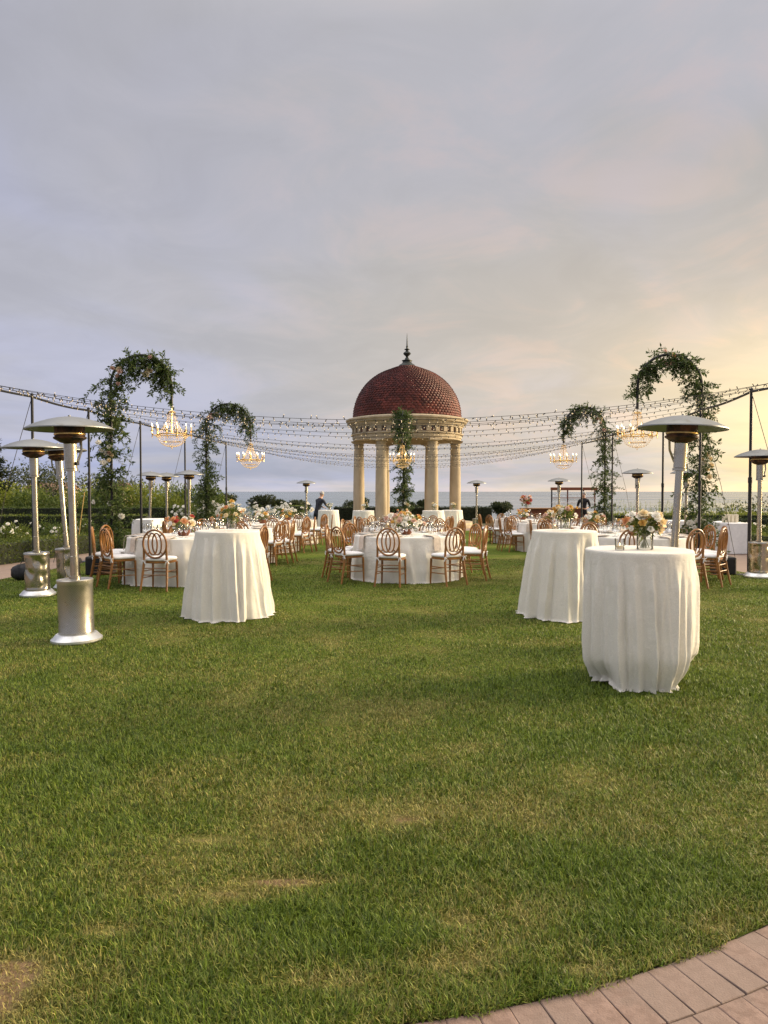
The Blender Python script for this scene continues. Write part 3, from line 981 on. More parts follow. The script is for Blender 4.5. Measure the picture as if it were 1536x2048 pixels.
# ------------------------------------------------------------------ draped tables
def cloth_mesh(name, material, top_r, h, bot_r, nfold, seed, amp=0.05, bulge=0.0, tuck=0.0, pool=0.03, th=300, tn=44, pinch=None, z0=0.006, hems=()):
    """a round cloth: flat top, rolled edge, skirt with folds that widen downwards, hem resting on the grass"""
    r = random.Random(seed)
    ridges = []
    for k in range(nfold):
        ridges.append((2 * PI * (k + r.uniform(-0.32, 0.32)) / nfold, r.uniform(0.045, 0.12), r.uniform(0.5, 1.3), r.uniform(-0.12, 0.12), r.uniform(0.0, 0.2)))
    small = [(r.uniform(0, 2 * PI), r.uniform(0.03, 0.06), r.uniform(0.1, 0.35), r.uniform(-0.2, 0.2), r.uniform(0.1, 0.6)) for _ in range(nfold)]
    hem = [r.uniform(0, 2 * PI) for _ in range(4)]
    vs_, fs = [], []

    def fold(a, t):
        s = 0.0
        for c, w, g, dr, st in ridges + small:
            d = (a - c - dr * t + PI) % (2 * PI) - PI
            g2 = g * min(1.0, max(0.0, (t - st * 0.4) / 0.2))
            if abs(d) < 3.5 * w:
                s += g2 * math.exp(-math.sqrt((d / w) ** 2 + 0.02))
                s -= 0.5 * g2 * math.exp(-((d - 1.5 * w) / (0.7 * w)) ** 2)
        return s
    rows = []
    for rr in (0.0, 0.35, 0.7, 0.93):
        rows.append(('top', rr))
    rows += [('edge', q) for q in (0.0, 0.5, 1.0)]
    rows += [('skirt', (q + 1) / tn) for q in range(tn)]
    rows += [('pool', q) for q in (0.5, 1.0)]
    idx = []
    for kind, q in rows:
        if kind == 'top' and q == 0.0:
            idx.append([len(vs_)]); vs_.append((0, 0, h)); continue
        row = []
        for i in range(th):
            a = 2 * PI * i / th
            if kind == 'top':
                R, z = top_r * q, h + 0.0015 * mnoise.noise((4 * q * math.cos(a), 4 * q * math.sin(a), seed))
            elif kind == 'edge':
                R, z = top_r * 0.985 + 0.012 * math.sin(q * PI / 2), h - 0.012 * (1 - math.cos(q * PI / 2))
            else:
                t = q if kind == 'skirt' else 1.0
                f = fold(a, t)
                R = top_r * 0.985 + 0.012 + (bot_r - top_r) * t ** 1.15 + amp * f * (0.06 + 0.94 * min(1.0, t / 0.75) ** 0.5)
                R += bulge * math.sin(PI * min(1, t / 0.85)) ** 1.2
                if tuck and t > 0.76:
                    u = (t - 0.76) / 0.24
                    R -= tuck * u ** 1.5 * (0.7 + 0.5 * math.sin(2 * a + hem[0]) * 0.6)
                if pinch:
                    pa, pw, pd, pt = pinch
                    d = (a - pa + PI) % (2 * PI) - PI
                    R -= pd * math.exp(-(d / pw) ** 2) * math.exp(-((t - pt) / 0.28) ** 2)
                R += 0.010 * mnoise.noise((3.2 * math.cos(a), 3.2 * math.sin(a), 5 * t + seed)) * t
                R += 0.0022 * mnoise.noise((14 * math.cos(a), 14 * math.sin(a), 11 * t + seed))
                lift = 0.012 + 0.022 * max(0, math.sin(3 * a + hem[1]) * math.sin(5 * a + hem[2]))
                for ha, hw, hh in hems:
                    d = (a - ha + PI) % (2 * PI) - PI
                    e = math.exp(-(d / hw) ** 2)
                    lift += hh * e
                    R -= 1.6 * hh * e * max(0.0, (t - 0.86) / 0.14) ** 1.5
                z = (h - 0.012) + (lift - h + 0.012) * t
                if kind == 'pool':
                    R += pool * q * (0.5 + 0.6 * math.sin(4 * a + hem[3]) + 0.5 * f)
                    z = lift * (1 - q) + (0.004 + max(0.0, lift - 0.04) * 0.95) * q + 0.010 * abs(mnoise.noise((6 * math.cos(a), 6 * math.sin(a), 2.0))) * q
                z = max(z, z0 if kind != 'pool' else 0.002)
            row.append(len(vs_))
            vs_.append((R * math.cos(a), R * math.sin(a), z))
        idx.append(row)
    for A, B in zip(idx, idx[1:]):
        for i in range(th):
            j = (i + 1) % th
            fs.append((A[0], B[i], B[j]) if len(A) == 1 else (A[i], B[i], B[j], A[j]))
    mb = MB(); mb.add(vs_, fs)
    return mb.mesh(name, material, 80)


def under_table(name, label, cat, loc, r, h, group):
    t = thing(name, label, cat, loc, 0, group)
    MB().lathe([(0, h - 0.035), (r - 0.006, h - 0.035), (r - 0.004, h - 0.03), (r - 0.004, h - 0.006), (0, h - 0.006)], 32).build('tabletop', WOOD_RED, t)
    MB().lathe([(0.035, 0.03), (0.035, h - 0.036)], 16).build('post', IRON, t)
    MB().lathe([(0, 0.003), (0.27, 0.003), (0.27, 0.012), (0.05, 0.035), (0, 0.035)], 24).build('foot_plate', IRON, t)
    return t


CT = [
    (-1.90, 8.80, 0.378, 1.03, 0.490, 15, 3, 0.070, 0.0, 0.0, 0.02, None, [], 'white damask cloth flaring to the grass over the cocktail table nearest the leaning heaters'),
    (2.19, 8.80, 0.378, 1.03, 0.485, 14, 8, 0.070, 0.0, 0.0, 0.02, (rad(-62), 0.16, 0.10, 0.45), [], 'white damask cloth with a pinched side over the cocktail table behind the bulging one'),
    (2.02, 5.74, 0.404, 1.05, 0.398, 16, 21, 0.052, 0.0, 0.075, 0.02, None, [(rad(-22), 0.36, 0.11), (rad(-158), 0.35, 0.05)], 'bulging white damask cloth tucked under at the hem, on a cocktail table'),
]
CT_DESC = ['the flared-cloth cocktail table by the leaning heaters', 'the pinched-cloth cocktail table', 'the bulging-cloth cocktail table']
for x, y, tr, h, br, nf, sd, am, bu, tu, po, pin, hl, lab in CT:
    me = cloth_mesh('tablecloth', DAMASK, tr, h, br, nf, sd, am, bu, tu, po, pinch=pin, hems=hl)
    tag(link('tablecloth', me, None, (x, y, gz(y) + 0.01)), lab, 'tablecloth', 'cloths on the cocktail tables')
    under_table('cocktail_table', 'high round cocktail table under the ' + lab.split(' over ')[0].split(', on ')[0], 'table', (x, y, gz(y) + 0.006), tr, h, 'cocktail tables')
far_me = [cloth_mesh('tablecloth', LINEN, 0.40, 1.02, 0.47, 12, 40 + k, 0.040, th=110, tn=14) for k in range(2)]
FAR_CT = [(-2.22, 29.0, 'cloth on the cocktail table the suited man leans over'), (-0.78, 27.6, 'cloth on the far cocktail table beside the gazebo column and leafy arch'),
          (1.86, 27.4, 'cloth on the wider of two touching far cocktail tables below the gazebo'), (2.72, 28.9, 'cloth on the far cocktail table set back behind its touching twin')]
for k, (x, y, lab) in enumerate(FAR_CT):
    tag(link('tablecloth', far_me[k % 2], None, (x, y, gz(y) + 0.008), k * 1.3), 'white ' + lab, 'tablecloth', 'cloths on the cocktail tables')
    under_table('cocktail_table', 'table under the ' + lab, 'table', (x, y, gz(y) + 0.004), 0.39, 1.02, 'cocktail tables')


# ------------------------------------------------------------------ chairs
def make_chair():
    t = thing('dining_chair', 'honey wood chair with interlaced oval back', 'chair')

    def outline(s, z, dz=0.0):
        pts = []
        for i in range(28):
            a = 2 * PI * i / 28
            c, s_ = math.cos(a), math.sin(a)
            e = 0.55
            X = math.copysign(abs(c) ** e, c)
            Y = math.copysign(abs(s_) ** e, s_)
            wid = 0.205 + 0.018 * Y
            pts.append((X * wid * s, Y * 0.20 * s, z))
        return pts

    def stack(rows):
        mb = MB()
        vs_ = sum(rows, [])
        n = 28
        fs = [tuple(range(n - 1, -1, -1)), tuple(range((len(rows) - 1) * n, len(rows) * n))]
        for k in range(len(rows) - 1):
            for i in range(n):
                j = (i + 1) % n
                fs.append((k * n + i, k * n + j, (k + 1) * n + j, (k + 1) * n + i))
        return mb.add(vs_, fs)
    stack([outline(0.96, 0.415), outline(1.0, 0.42), outline(1.0, 0.446), outline(0.97, 0.45)]).build('seat', WOOD, t, 35)
    cu = stack([outline(0.95, 0.4515), outline(1.03, 0.462), outline(1.045, 0.475), outline(1.03, 0.489), outline(0.93, 0.502), outline(0.6, 0.510), outline(0.2, 0.512)]).build('cushion', CUSHION, t, 70)
    for s in (-1, 1):
        p = (s * 0.185, -0.205, 0.462)
        tie = MB()
        for k, (dx, dz, l) in enumerate(((0.035, -0.05, 1), (-0.02, -0.065, 1), (0.05, 0.012, 1), (-0.045, 0.008, 1))):
            q = [p, (p[0] + dx * 0.6, p[1] - 0.022, p[2] + dz * 0.35), (p[0] + dx, p[1] - 0.016, p[2] + dz)]
            tie.tube(q, [0.006, 0.011, 0.008], 5, rz=0.5)
        tie.octa((p[0], p[1] - 0.014, p[2]), 0.013)
        tie.build('cushion_tie', CUSHION, cu, True)

    def by(z):                     # the back leans away from the sitter
        return -0.195 - 0.17 * (z - 0.45) * 0.55
    zc, rw, rh = 0.712, 0.182, 0.212
    ring = [(rw * math.sin(2 * PI * i / 36), by(zc + rh * math.cos(2 * PI * i / 36)), zc + rh * math.cos(2 * PI * i / 36)) for i in range(36)]
    rg = MB().tube(ring, 0.019, 8, closed=True, rz=0.8).build('back_ring', WOOD, t, True)
    for s in (-1, 1):
        ov = [(s * 0.034 + 0.070 * math.sin(2 * PI * i / 28), by(zc + 0.163 * math.cos(2 * PI * i / 28)) - s * 0.004, zc + 0.163 * math.cos(2 * PI * i / 28)) for i in range(28)]
        MB().tube(ov, 0.013, 6, closed=True, rz=0.9).build('back_oval', WOOD, t, True)
    for sx in (-1, 1):
        for sz in (-1, 1):
            a, b = (sx * 0.085, zc + sz * 0.122), (sx * 0.122, zc + sz * 0.156)
            MB().tube([(a[0], by(a[1]), a[1]), (b[0], by(b[1]), b[1])], 0.010, 6).build('back_link', WOOD, rg)
    for s in (-1, 1):
        MB().tube([(s * 0.205, -0.285, 0.003), (s * 0.192, -0.235, 0.22), (s * 0.178, -0.200, 0.43), (s * 0.176, by(0.55), 0.55), (s * 0.178, by(0.66), 0.66)],
                  [0.015, 0.019, 0.021, 0.018, 0.013], 8).build('rear_leg', WOOD, t, True)
        MB().tube([(s * 0.198, 0.175, 0.003), (s * 0.194, 0.170, 0.22), (s * 0.190, 0.165, 0.42)], [0.013, 0.0175, 0.020], 8).build('front_leg', WOOD, t, True)
        for z, yb in ((0.20, -0.24), (0.30, -0.222)):
            MB().tube([(s * 0.194, yb, z), (s * 0.194, 0.170, z - 0.012)], 0.0085, 6).build('stretcher', WOOD, t, True)
    for z in (0.245, 0.345):
        MB().tube([(-0.186, -0.228 + (z - 0.24) * 0.16, z), (0.186, -0.228 + (z - 0.24) * 0.16, z)], 0.0085, 6).build('stretcher', WOOD, t, True)
    MB().tube([(-0.193, 0.171, 0.25), (0.193, 0.171, 0.25)], 0.0085, 6).build('stretcher', WOOD, t, True)
    return t


chair0 = make_chair()

# ------------------------------------------------------------------ flowers
def blossom_mesh(kind, seed):
    """a cupped bloom of layered petals around a small centre"""
    r = random.Random(seed)
    mb_v, loops, starts, k_ = [], [], [], []
    for ring, (n, rr, zz, op) in enumerate(((6, 0.85, 0.10, 1.15), (5, 0.6, 0.30, 0.75), (4, 0.35, 0.42, 0.35))):
        for i in range(n):
            a = 2 * PI * (i + 0.5 * ring) / n + r.uniform(-.15, .15)
            c, s = math.cos(a), math.sin(a)
            w = 0.42 * rr + 0.12
            tip = rr * (0.85 + 0.3 * r.random())
            o = len(mb_v)

            def P(u, v, z):
                return (c * u - s * v, s * u + c * v, z)
            zt = zz + (0.55 - 0.40 * op)
            mb_v += [P(0.05, 0, zz * 0.3), P(tip * 0.55, -w, zz * 0.6 + 0.12), P(tip, -w * 0.45, zt), P(tip * 1.05, w * 0.45, zt - 0.03), P(tip * 0.55, w, zz * 0.6 + 0.12)]
            starts.append(len(loops)); loops += [o, o + 1, o + 2, o + 3, o + 4]
            k_ += [r.random()] * 5
    return mesh_np('blossom', mb_v, loops, starts, PETAL[kind], {'rnd': k_})


BLOOM = {k: [blossom_mesh(k, s) for s in (1, 2)] for k in PETAL}
DAISY_C = mat('flower_centre', (0.45, 0.25, 0.04), 0.9, var=0.3, vscale=50)


def bouquet(name, label, loc, spread, height, n, palette, vase, seed, group, leaf_n=160, bl=0.05):
    """flowers standing in a vase: single blooms, leaves and stems"""
    r = random.Random(seed)
    t = thing(name, label, 'flowers', loc, 0, group)
    if vase == 'glass':
        vh, vr = 0.13, 0.062
        MB().lathe([(0, 0.002), (vr * 0.95, 0.002), (vr, 0.006), (vr, vh), (vr - 0.004, vh), (vr - 0.004, 0.012), (0, 0.012)], 28).build('vase', GLASS, t, 40)
        st = MB()
        for k in range(16):
            a = r.uniform(0, 2 * PI)
            st.tube([(-0.035 * math.cos(a), -0.035 * math.sin(a), 0.014), (0.03 * math.cos(a + .4), 0.03 * math.sin(a + .4), vh + 0.02)], 0.0028, 5)
        st.build('stems', BOUQUET_LEAF, t)
    else:
        vh, vr = 0.10, 0.11
        MB().lathe([(0, 0.002), (vr * 0.7, 0.002), (vr, 0.05), (vr, vh), (vr - 0.008, vh), (0, vh - 0.02)], 24).build('vase', WOOD_RED, t, 40)
    P, D, L = [], [], []
    cz = vh + height * 0.30
    for k in range(leaf_n):
        d = Vector((r.gauss(0, 1), r.gauss(0, 1), r.gauss(0.25, 0.8))).normalized()
        q = r.random() ** 0.5
        p = Vector((d.x * spread * q * 0.72, d.y * spread * q * 0.72, cz + d.z * height * 0.55 * q))
        if p.z < vh * 0.75:
            p.z = vh * 0.75 + r.random() * 0.05
        P.append(p); D.append(d + Vector((0, 0, r.uniform(-.2, .5)))); L.append(r.uniform(0.5, 1.1) * bl * 1.15)
    leaf_obj('foliage', np.array(P), np.array(D), np.array(L), np.array(L) * 0.42, BOUQUET_LEAF, t, seed)
    tw = MB()
    for k in range(n):
        d = Vector((r.gauss(0, 1), r.gauss(0, 1), r.gauss(0.45, 0.7))).normalized()
        if d.z < -0.25:
            d.z = -d.z
        q = r.uniform(0.60, 1.22)
        p = Vector((d.x * spread * q, d.y * spread * q, max(vh + 0.02, cz + d.z * height * 0.72 * q)))
        kind = r.choice(palette)
        o = link('blossom', BLOOM[kind][k % 2], t, p)
        s = bl * r.uniform(0.5, 1.25)
        o.scale = (s, s, s)
        o.rotation_euler = (Vector((d.x, d.y, d.z + 0.35 - 0.0)).normalized() + Vector((0, -0.25, 0))).to_track_quat('Z', 'Y').to_euler()
        tw.tube([(d.x * 0.02, d.y * 0.02, vh * 0.8), p * 0.55 + Vector((0, 0, vh * 0.5)), p], 0.0025, 4)
    tw.build('flower_stems', BOUQUET_LEAF, t)
    return t


FG = 'flower arrangements on the tables'
MIXED = ['cream', 'white', 'peach', 'yellow', 'blush', 'white']
bouquet('flower_vase', 'glass vase of big white and peach flowers on the bulging-cloth cocktail table', (2.04, 5.66, 1.0615 + 0.0005), 0.125, 0.16, 26, ['white', 'white', 'cream', 'peach', 'yellow'], 'glass', 4, FG, 260, 0.046)
bouquet('flower_vase', 'glass vase of loose white flowers on the pinched-cloth cocktail table', (2.19, 8.74, 1.062), 0.125, 0.17, 20, ['white', 'cream', 'blush', 'yellow'], 'glass', 9, FG, 300, 0.040)
bouquet('flower_vase', 'glass vase of peach and white flowers on the flared-cloth cocktail table', (-1.84, 8.74, 1.062), 0.140, 0.18, 22, ['white', 'peach', 'cream', 'yellow', 'white'], 'glass', 13, FG, 300, 0.042)
for k, (x, y, lab) in enumerate(FAR_CT):
    bouquet('flower_vase', 'cream flowers on the ' + lab.replace('cloth on the ', ''), (x + 0.05, y - 0.05, gz(y) + 1.03), 0.12, 0.16, 7, ['cream', 'white'], 'glass', 60 + k, FG, 70, 0.06)
bouquet('flower_vase', 'tall bunch of red and pink flowers on the wooden bar', (5.92, 30.15, gz(30) + 1.105), 0.27, 0.36, 26, ['red', 'blush', 'peach', 'red'], 'glass', 71, FG, 120, 0.085)

# votive candles
def votive(x, y, z, lab):
    t = thing('votive_candle', lab, 'candle', (x, y, z), 0, 'votive candles on the cocktail tables')
    MB().lathe([(0, 0.002), (0.034, 0.002), (0.038, 0.09), (0.035, 0.09), (0.032, 0.006), (0, 0.006)], 20).build('glass_cup', GLASS, t, 40)
    MB().lathe([(0, 0.008), (0.030, 0.008), (0.030, 0.034), (0, 0.034)], 16).build('wax', CANDLE, t, 40)
    MB().lathe([(0, 0.035), (0.004, 0.040), (0.005, 0.047), (0, 0.060)], 8).build('flame', BULB, t, True)


votive(1.83, 5.62, 1.0615, 'lit votive candle in a glass cup on the bulging-cloth cocktail table')
votive(2.05, 8.68, 1.062, 'lit votive candle in a glass cup on the pinched-cloth cocktail table')
votive(-2.00, 8.66, 1.062, 'lit votive candle in a glass cup on the flared-cloth cocktail table')


# ------------------------------------------------------------------ round dinner tables
wine_me = MB().lathe([(0, 0.001), (0.034, 0.001), (0.034, 0.003), (0.005, 0.008), (0.0042, 0.085), (0.012, 0.095), (0.034, 0.125), (0.040, 0.155), (0.036, 0.195), (0.032, 0.215)], 14).mesh('wine_glass', GLASS, 60)
water_me = MB().lathe([(0, 0.001), (0.032, 0.001), (0.032, 0.003), (0.005, 0.008), (0.005, 0.06), (0.015, 0.07), (0.036, 0.10), (0.038, 0.15), (0.036, 0.165)], 14).mesh('water_glass', GLASS, 60)
CHINA = mat('white_china', (0.80, 0.79, 0.77), 0.2, var=0.03)
plate_me = MB().lathe([(0, 0.003), (0.075, 0.003), (0.08, 0.007), (0.135, 0.017), (0.136, 0.020), (0.082, 0.011), (0, 0.010)], 28).mesh('dinner_plate', CHINA, 40)


def napkin_mesh():
    """folded linen strip: lies over the plate's edge and hangs down in front of the cloth"""
    prof = [(-0.16, 0.024), (-0.05, 0.026), (0.045, 0.020), (0.115, 0.012), (0.148, 0.004), (0.160, -0.02), (0.166, -0.10), (0.171, -0.215)]
    vs_, fs = [], []
    for d in (0.0, 0.006):
        for i, (o, z) in enumerate(prof):
            hang = min(1, max(0, (i - 4) / 3))
            for j, s in enumerate((-1, -0.4, 0.3, 1)):
                vs_.append((s * (0.062 + 0.006 * hang), -o - d * hang - 0.004 * hang * math.sin(j * 2.1), z + d * (1 - hang)))
    n = len(prof)
    for b in (0, n * 4):
        for i in range(n - 1):
            for j in range(3):
                fs.append((b + i * 4 + j, b + i * 4 + j + 1, b + i * 4 + 5 + j, b + i * 4 + 4 + j))
    for i in range(n - 1):
        for j in (0, 3):
            fs.append((i * 4 + j, i * 4 + 4 + j, n * 4 + i * 4 + 4 + j, n * 4 + i * 4 + j))
    mb = MB(); mb.add(vs_, fs)
    return mb.mesh('napkin', NAPKIN, 60)


nap_me = napkin_mesh()
round_me = [cloth_mesh('tablecloth', LINEN, 0.915, 0.755, 0.965, 15, 60 + k, 0.060, pool=0.02, th=200, tn=20) for k in range(3)]
# x, y, chair angles (degrees, 0 = towards the camera), descriptor, detail
TABLES = [
    (0.39, 12.80, [-95, -54, -13, 31, 73, 112, 150, 190, 228], 'the front round table on the gazebo axis', 3),
    (0.45, 16.70, [-100, -60, -20, 20, 60, 100, 140, 180, 220], 'the middle round table on the gazebo axis', 2),
    (0.55, 20.70, [-100, -60, -20, 20, 60, 100, 140, 180, 220], 'the rear round table on the gazebo axis', 2),
    (-3.42, 12.35, [-101, -73, -40, -1, 38, 78, 115, 155, 200], 'the round table between leaning heaters and flared cocktail cloth', 3),
    (-3.41, 16.10, [-100, -60, -20, 20, 58, 84, 130, 180, 220], 'the round table under the left lit chandelier', 2),
    (-3.30, 19.70, [-100, -60, -20, 20, 62, 92, 130, 180, 220], 'the third round table from leaning heaters towards the sea', 2),
    (-3.10, 23.40, [-100, -60, -20, 20, 60, 95, 130, 180, 220], 'the round table closest to the suited man', 2),
    (4.30, 12.45, [-100, -62, -20, 20, 50, 78, 102, 150, 195, 235], 'the round table screened by the bulging cocktail cloth', 3),
    (4.72, 16.20, [-100, -60, -20, 20, 60, 100, 140, 180, 220], 'the round table screened by the pinched cocktail cloth', 2),
    (4.62, 20.00, [-92, -66, -20, 20, 60, 100, 140, 180, 220], 'the third round table from the pinched cloth towards bar', 2),
    (4.58, 23.90, [-112, -84, -58, -20, 20, 60, 100, 150, 200], 'the round table closest to the wooden bar', 2),
]
ALIAS = ['the front table facing the gazebo', 'the middle table facing the gazebo', 'the table nearest the gazebo', 'the table beside the leaning heaters', 'the table under the lit chandelier',
         'the third table from the leaning heaters', 'the table nearest the suited man', 'the table behind the bulging cloth', 'the table behind the pinched cloth', 'the third table towards the bar', 'the table nearest the bar']
first = True
for ti, (tx, ty, angs, desc, det) in enumerate(TABLES):
    zt = gz(ty)
    tag(link('tablecloth', round_me[ti % 3], None, (tx, ty, zt + 0.008), ti * 1.1), 'pale floor-length cloth covering ' + desc, 'tablecloth', 'cloths on the round tables')
    under_table('round_table', 'dinner table under the pale cloth: ' + desc, 'table', (tx, ty, zt + 0.004), 0.90, 0.755, 'round dinner tables')
    top = zt + 0.008 + 0.757
    tr = random.Random(100 + ti)
    for a in angs:
        A = rad(a)
        rr = 1.195 + tr.uniform(-0.02, 0.035)
        cx, cy = tx + rr * math.sin(A), ty - rr * math.cos(A)
        rot = A + tr.uniform(-0.09, 0.09)
        w = (a + 360) % 360
        lab = 'cushioned wooden chair on the ' + ('lawn' if w < 50 or w > 310 else 'bar' if w < 125 else 'sea' if w < 235 else 'rose-bed') + ' side of ' + ALIAS[ti]
        if first:
            c = chair0
            first = False
        else:
            c = dup(chair0, (0, 0, 0))
        c.location = (cx, cy, gz(cy) + 0.006)
        c.rotation_euler = (0, 0, rot)
        tag(c, lab, None, 'chairs at the round tables')
    for k in range(9):
        A = rad(angs[0]) + 2 * PI * k / 9 if det < 3 else rad(angs[k])
        f = Vector((math.sin(A), -math.cos(A), 0))
        s = Vector((math.cos(A), math.sin(A), 0))
        base = Vector((tx, ty, top))
        p = base + f * 0.755
        tag(link('dinner_plate', plate_me, None, p, A), 'white dinner plate set on ' + desc, 'plate', 'plates on the round tables')
        tag(link('napkin', nap_me, None, base + f * 0.79, A), 'beige napkin hanging off ' + desc, 'napkin', 'napkins on the round tables')
        p = base + f * 0.56 + s * (0.13 + tr.uniform(-.02, .02))
        tag(link('wine_glass', wine_me, None, p), 'stemmed wine glass on ' + desc, 'glass', 'wine glasses on the round tables')
        p = base + f * (0.50 + tr.uniform(-.02, .02)) + s * 0.035
        tag(link('water_glass', water_me, None, p), 'short clear water goblet on ' + desc, 'glass', 'water goblets on the round tables')
        if det == 3:
            p = base + f * 0.60 + s * 0.22
            tag(link('wine_glass', wine_me, None, p), 'stemmed wine glass on ' + desc, 'glass', 'wine glasses on the round tables')
    pal = MIXED if ti != 3 else ['cream', 'peach', 'red', 'white', 'cream']
    sp, hh, nb = (0.32, 0.30, 44) if ti == 0 else (0.25, 0.24, 24)
    bouquet('flower_centrepiece', 'cream and peach flowers on ' + desc, (tx, ty, top), sp, hh, nb, pal, 'bowl', 200 + ti, FG, 300 if ti == 0 else 180, 0.058)


# ------------------------------------------------------------------ leafy arches with chandeliers
def make_chandelier():
    t = thing('chandelier', 'lit crystal chandelier', 'chandelier')
    MB().tube([(0, 0, 0.0), (0, 0, -0.10)], 0.006, 6).build('hanging_rod', BRASS, t)
    MB().lathe([(0, -0.055), (0.05, -0.06), (0.085, -0.085), (0.09, -0.10), (0.075, -0.105), (0, -0.10)], 20).build('crown', BRASS, t, 40)
    MB().tube([(0, 0, -0.09), (0, 0, -0.60)], 0.012, 6).build('stem', BRASS, t)
    MB().tube([(0.335 * math.cos(a), 0.335 * math.sin(a), -0.615) for a in np.linspace(0, 2 * PI, 40, endpoint=False)], 0.020, 6, closed=True, rz=0.7).build('main_ring', BRASS, t, True)
    MB().tube([(0.20 * math.cos(a), 0.20 * math.sin(a), -0.78) for a in np.linspace(0, 2 * PI, 28, endpoint=False)], 0.008, 5, closed=True).build('lower_ring', BRASS, t, True)
    cr = MB()
    ns = 22
    for k in range(ns):
        a = 2 * PI * k / ns
        for i in range(15):
            u = i / 14
            r = 0.085 + 0.235 * u ** 2.1
            z = -0.10 - 0.50 * u
            cr.octa((r * math.cos(a), r * math.sin(a), z), 0.008, 0.016)
    for k in range(30):
        a = 2 * PI * (k + 0.5) / 30
        for i in range(9):
            u = (i + 0.5) / 9
            b = u * PI / 2
            r = 0.325 * math.cos(b) ** 0.8
            z = -0.63 - 0.27 * math.sin(b)
            cr.octa((r * math.cos(a), r * math.sin(a), z), 0.0095, 0.015)
    for k in range(40):
        a = 2 * PI * k / 40
        cr.octa((0.345 * math.cos(a), 0.345 * math.sin(a), -0.665), 0.011, 0.028)
    cr.octa((0, 0, -0.935), 0.022, 0.03)
    o = cr.build('crystal_strands', CRYSTAL, t)
    o['kind'] = 'stuff'
    arm = MB().tube([(0.33, 0, -0.61), (0.38, 0, -0.645), (0.435, 0, -0.625), (0.455, 0, -0.575), (0.455, 0, -0.545)], 0.009, 6)
    arm.lathe([(0, -0.548), (0.03, -0.545), (0.036, -0.532), (0, -0.532)], 10, (0.455, 0, 0))
    for i in range(4):
        arm.octa((0.455, 0, -0.60 - 0.028 * i), 0.010, 0.016)
    arm_me = arm.mesh('arm', BRASS, 50)
    can_me = MB().lathe([(0, -0.531), (0.0135, -0.531), (0.0135, -0.435), (0, -0.435)], 8, (0.455, 0, 0)).mesh('candle_sleeve', CANDLE, 50)
    bul_me = MB().lathe([(0, -0.434), (0.010, -0.424), (0.014, -0.408), (0.009, -0.385), (0, -0.362)], 8, (0.455, 0, 0)).mesh('bulb', BULB, True)
    for k in range(12):
        a = link('arm', arm_me, t, (0, 0, 0), 2 * PI * k / 12)
        link('candle_sleeve', can_me, a)
        link('bulb', bul_me, a)
    return t


chand0 = make_chandelier()


def lamp_at(p, e):
    d = bpy.data.lights.new('chandelier_glow', 'POINT')
    d.energy = e
    d.color = (1.0, 0.72, 0.40)
    d.shadow_soft_size = 0.10
    return d


def vine(pts, radii, ntw, seed, leaf=0.085, hang=0.5, per=13, inward=None):
    """sprays of leaves growing off a path of points; returns bases, directions, lengths and twig lines"""
    r = random.Random(seed)
    P, D, L, tw = [], [], [], []
    seg = [0.0]
    for a, b in zip(pts, pts[1:]):
        seg.append(seg[-1] + (b - a).length)
    for k in range(ntw):
        s = r.random() * seg[-1]
        i = max(j for j in range(len(seg)) if seg[j] <= s)
        i = min(i, len(pts) - 2)
        u = (s - seg[i]) / max(1e-6, seg[i + 1] - seg[i])
        p = pts[i].lerp(pts[i + 1], u)
        rad_ = radii[i] + (radii[i + 1] - radii[i]) * u
        d = Vector((r.gauss(0, 1), r.gauss(0, 0.8), r.gauss(0.0, 0.7))).normalized()
        ln = rad_ * r.uniform(0.55, 1.35)
        p = p + Vector((r.gauss(0, .05), r.gauss(0, .05), 0))
        q = p.copy()
        line = [q.copy()]
        cur = d.copy()
        m = max(4, int(per * ln / 0.4))
        for j in range(m):
            cur = (cur + Vector((r.gauss(0, .16), r.gauss(0, .16), -hang * 0.17 + r.gauss(0, .10)))).normalized()
            q = q + cur * (ln / m)
            side = cur.cross(Vector((r.gauss(0, 1), r.gauss(0, 1), r.gauss(0, 1)))).normalized()
            for sg in (-1, 1):
                if r.random() < 0.86:
                    P.append(q.copy()); D.append((cur * 0.6 + side * sg * 0.9).normalized()); L.append(leaf * r.uniform(0.4, 1.25))
            line.append(q.copy())
        tw.append(line)
    return P, D, L, tw


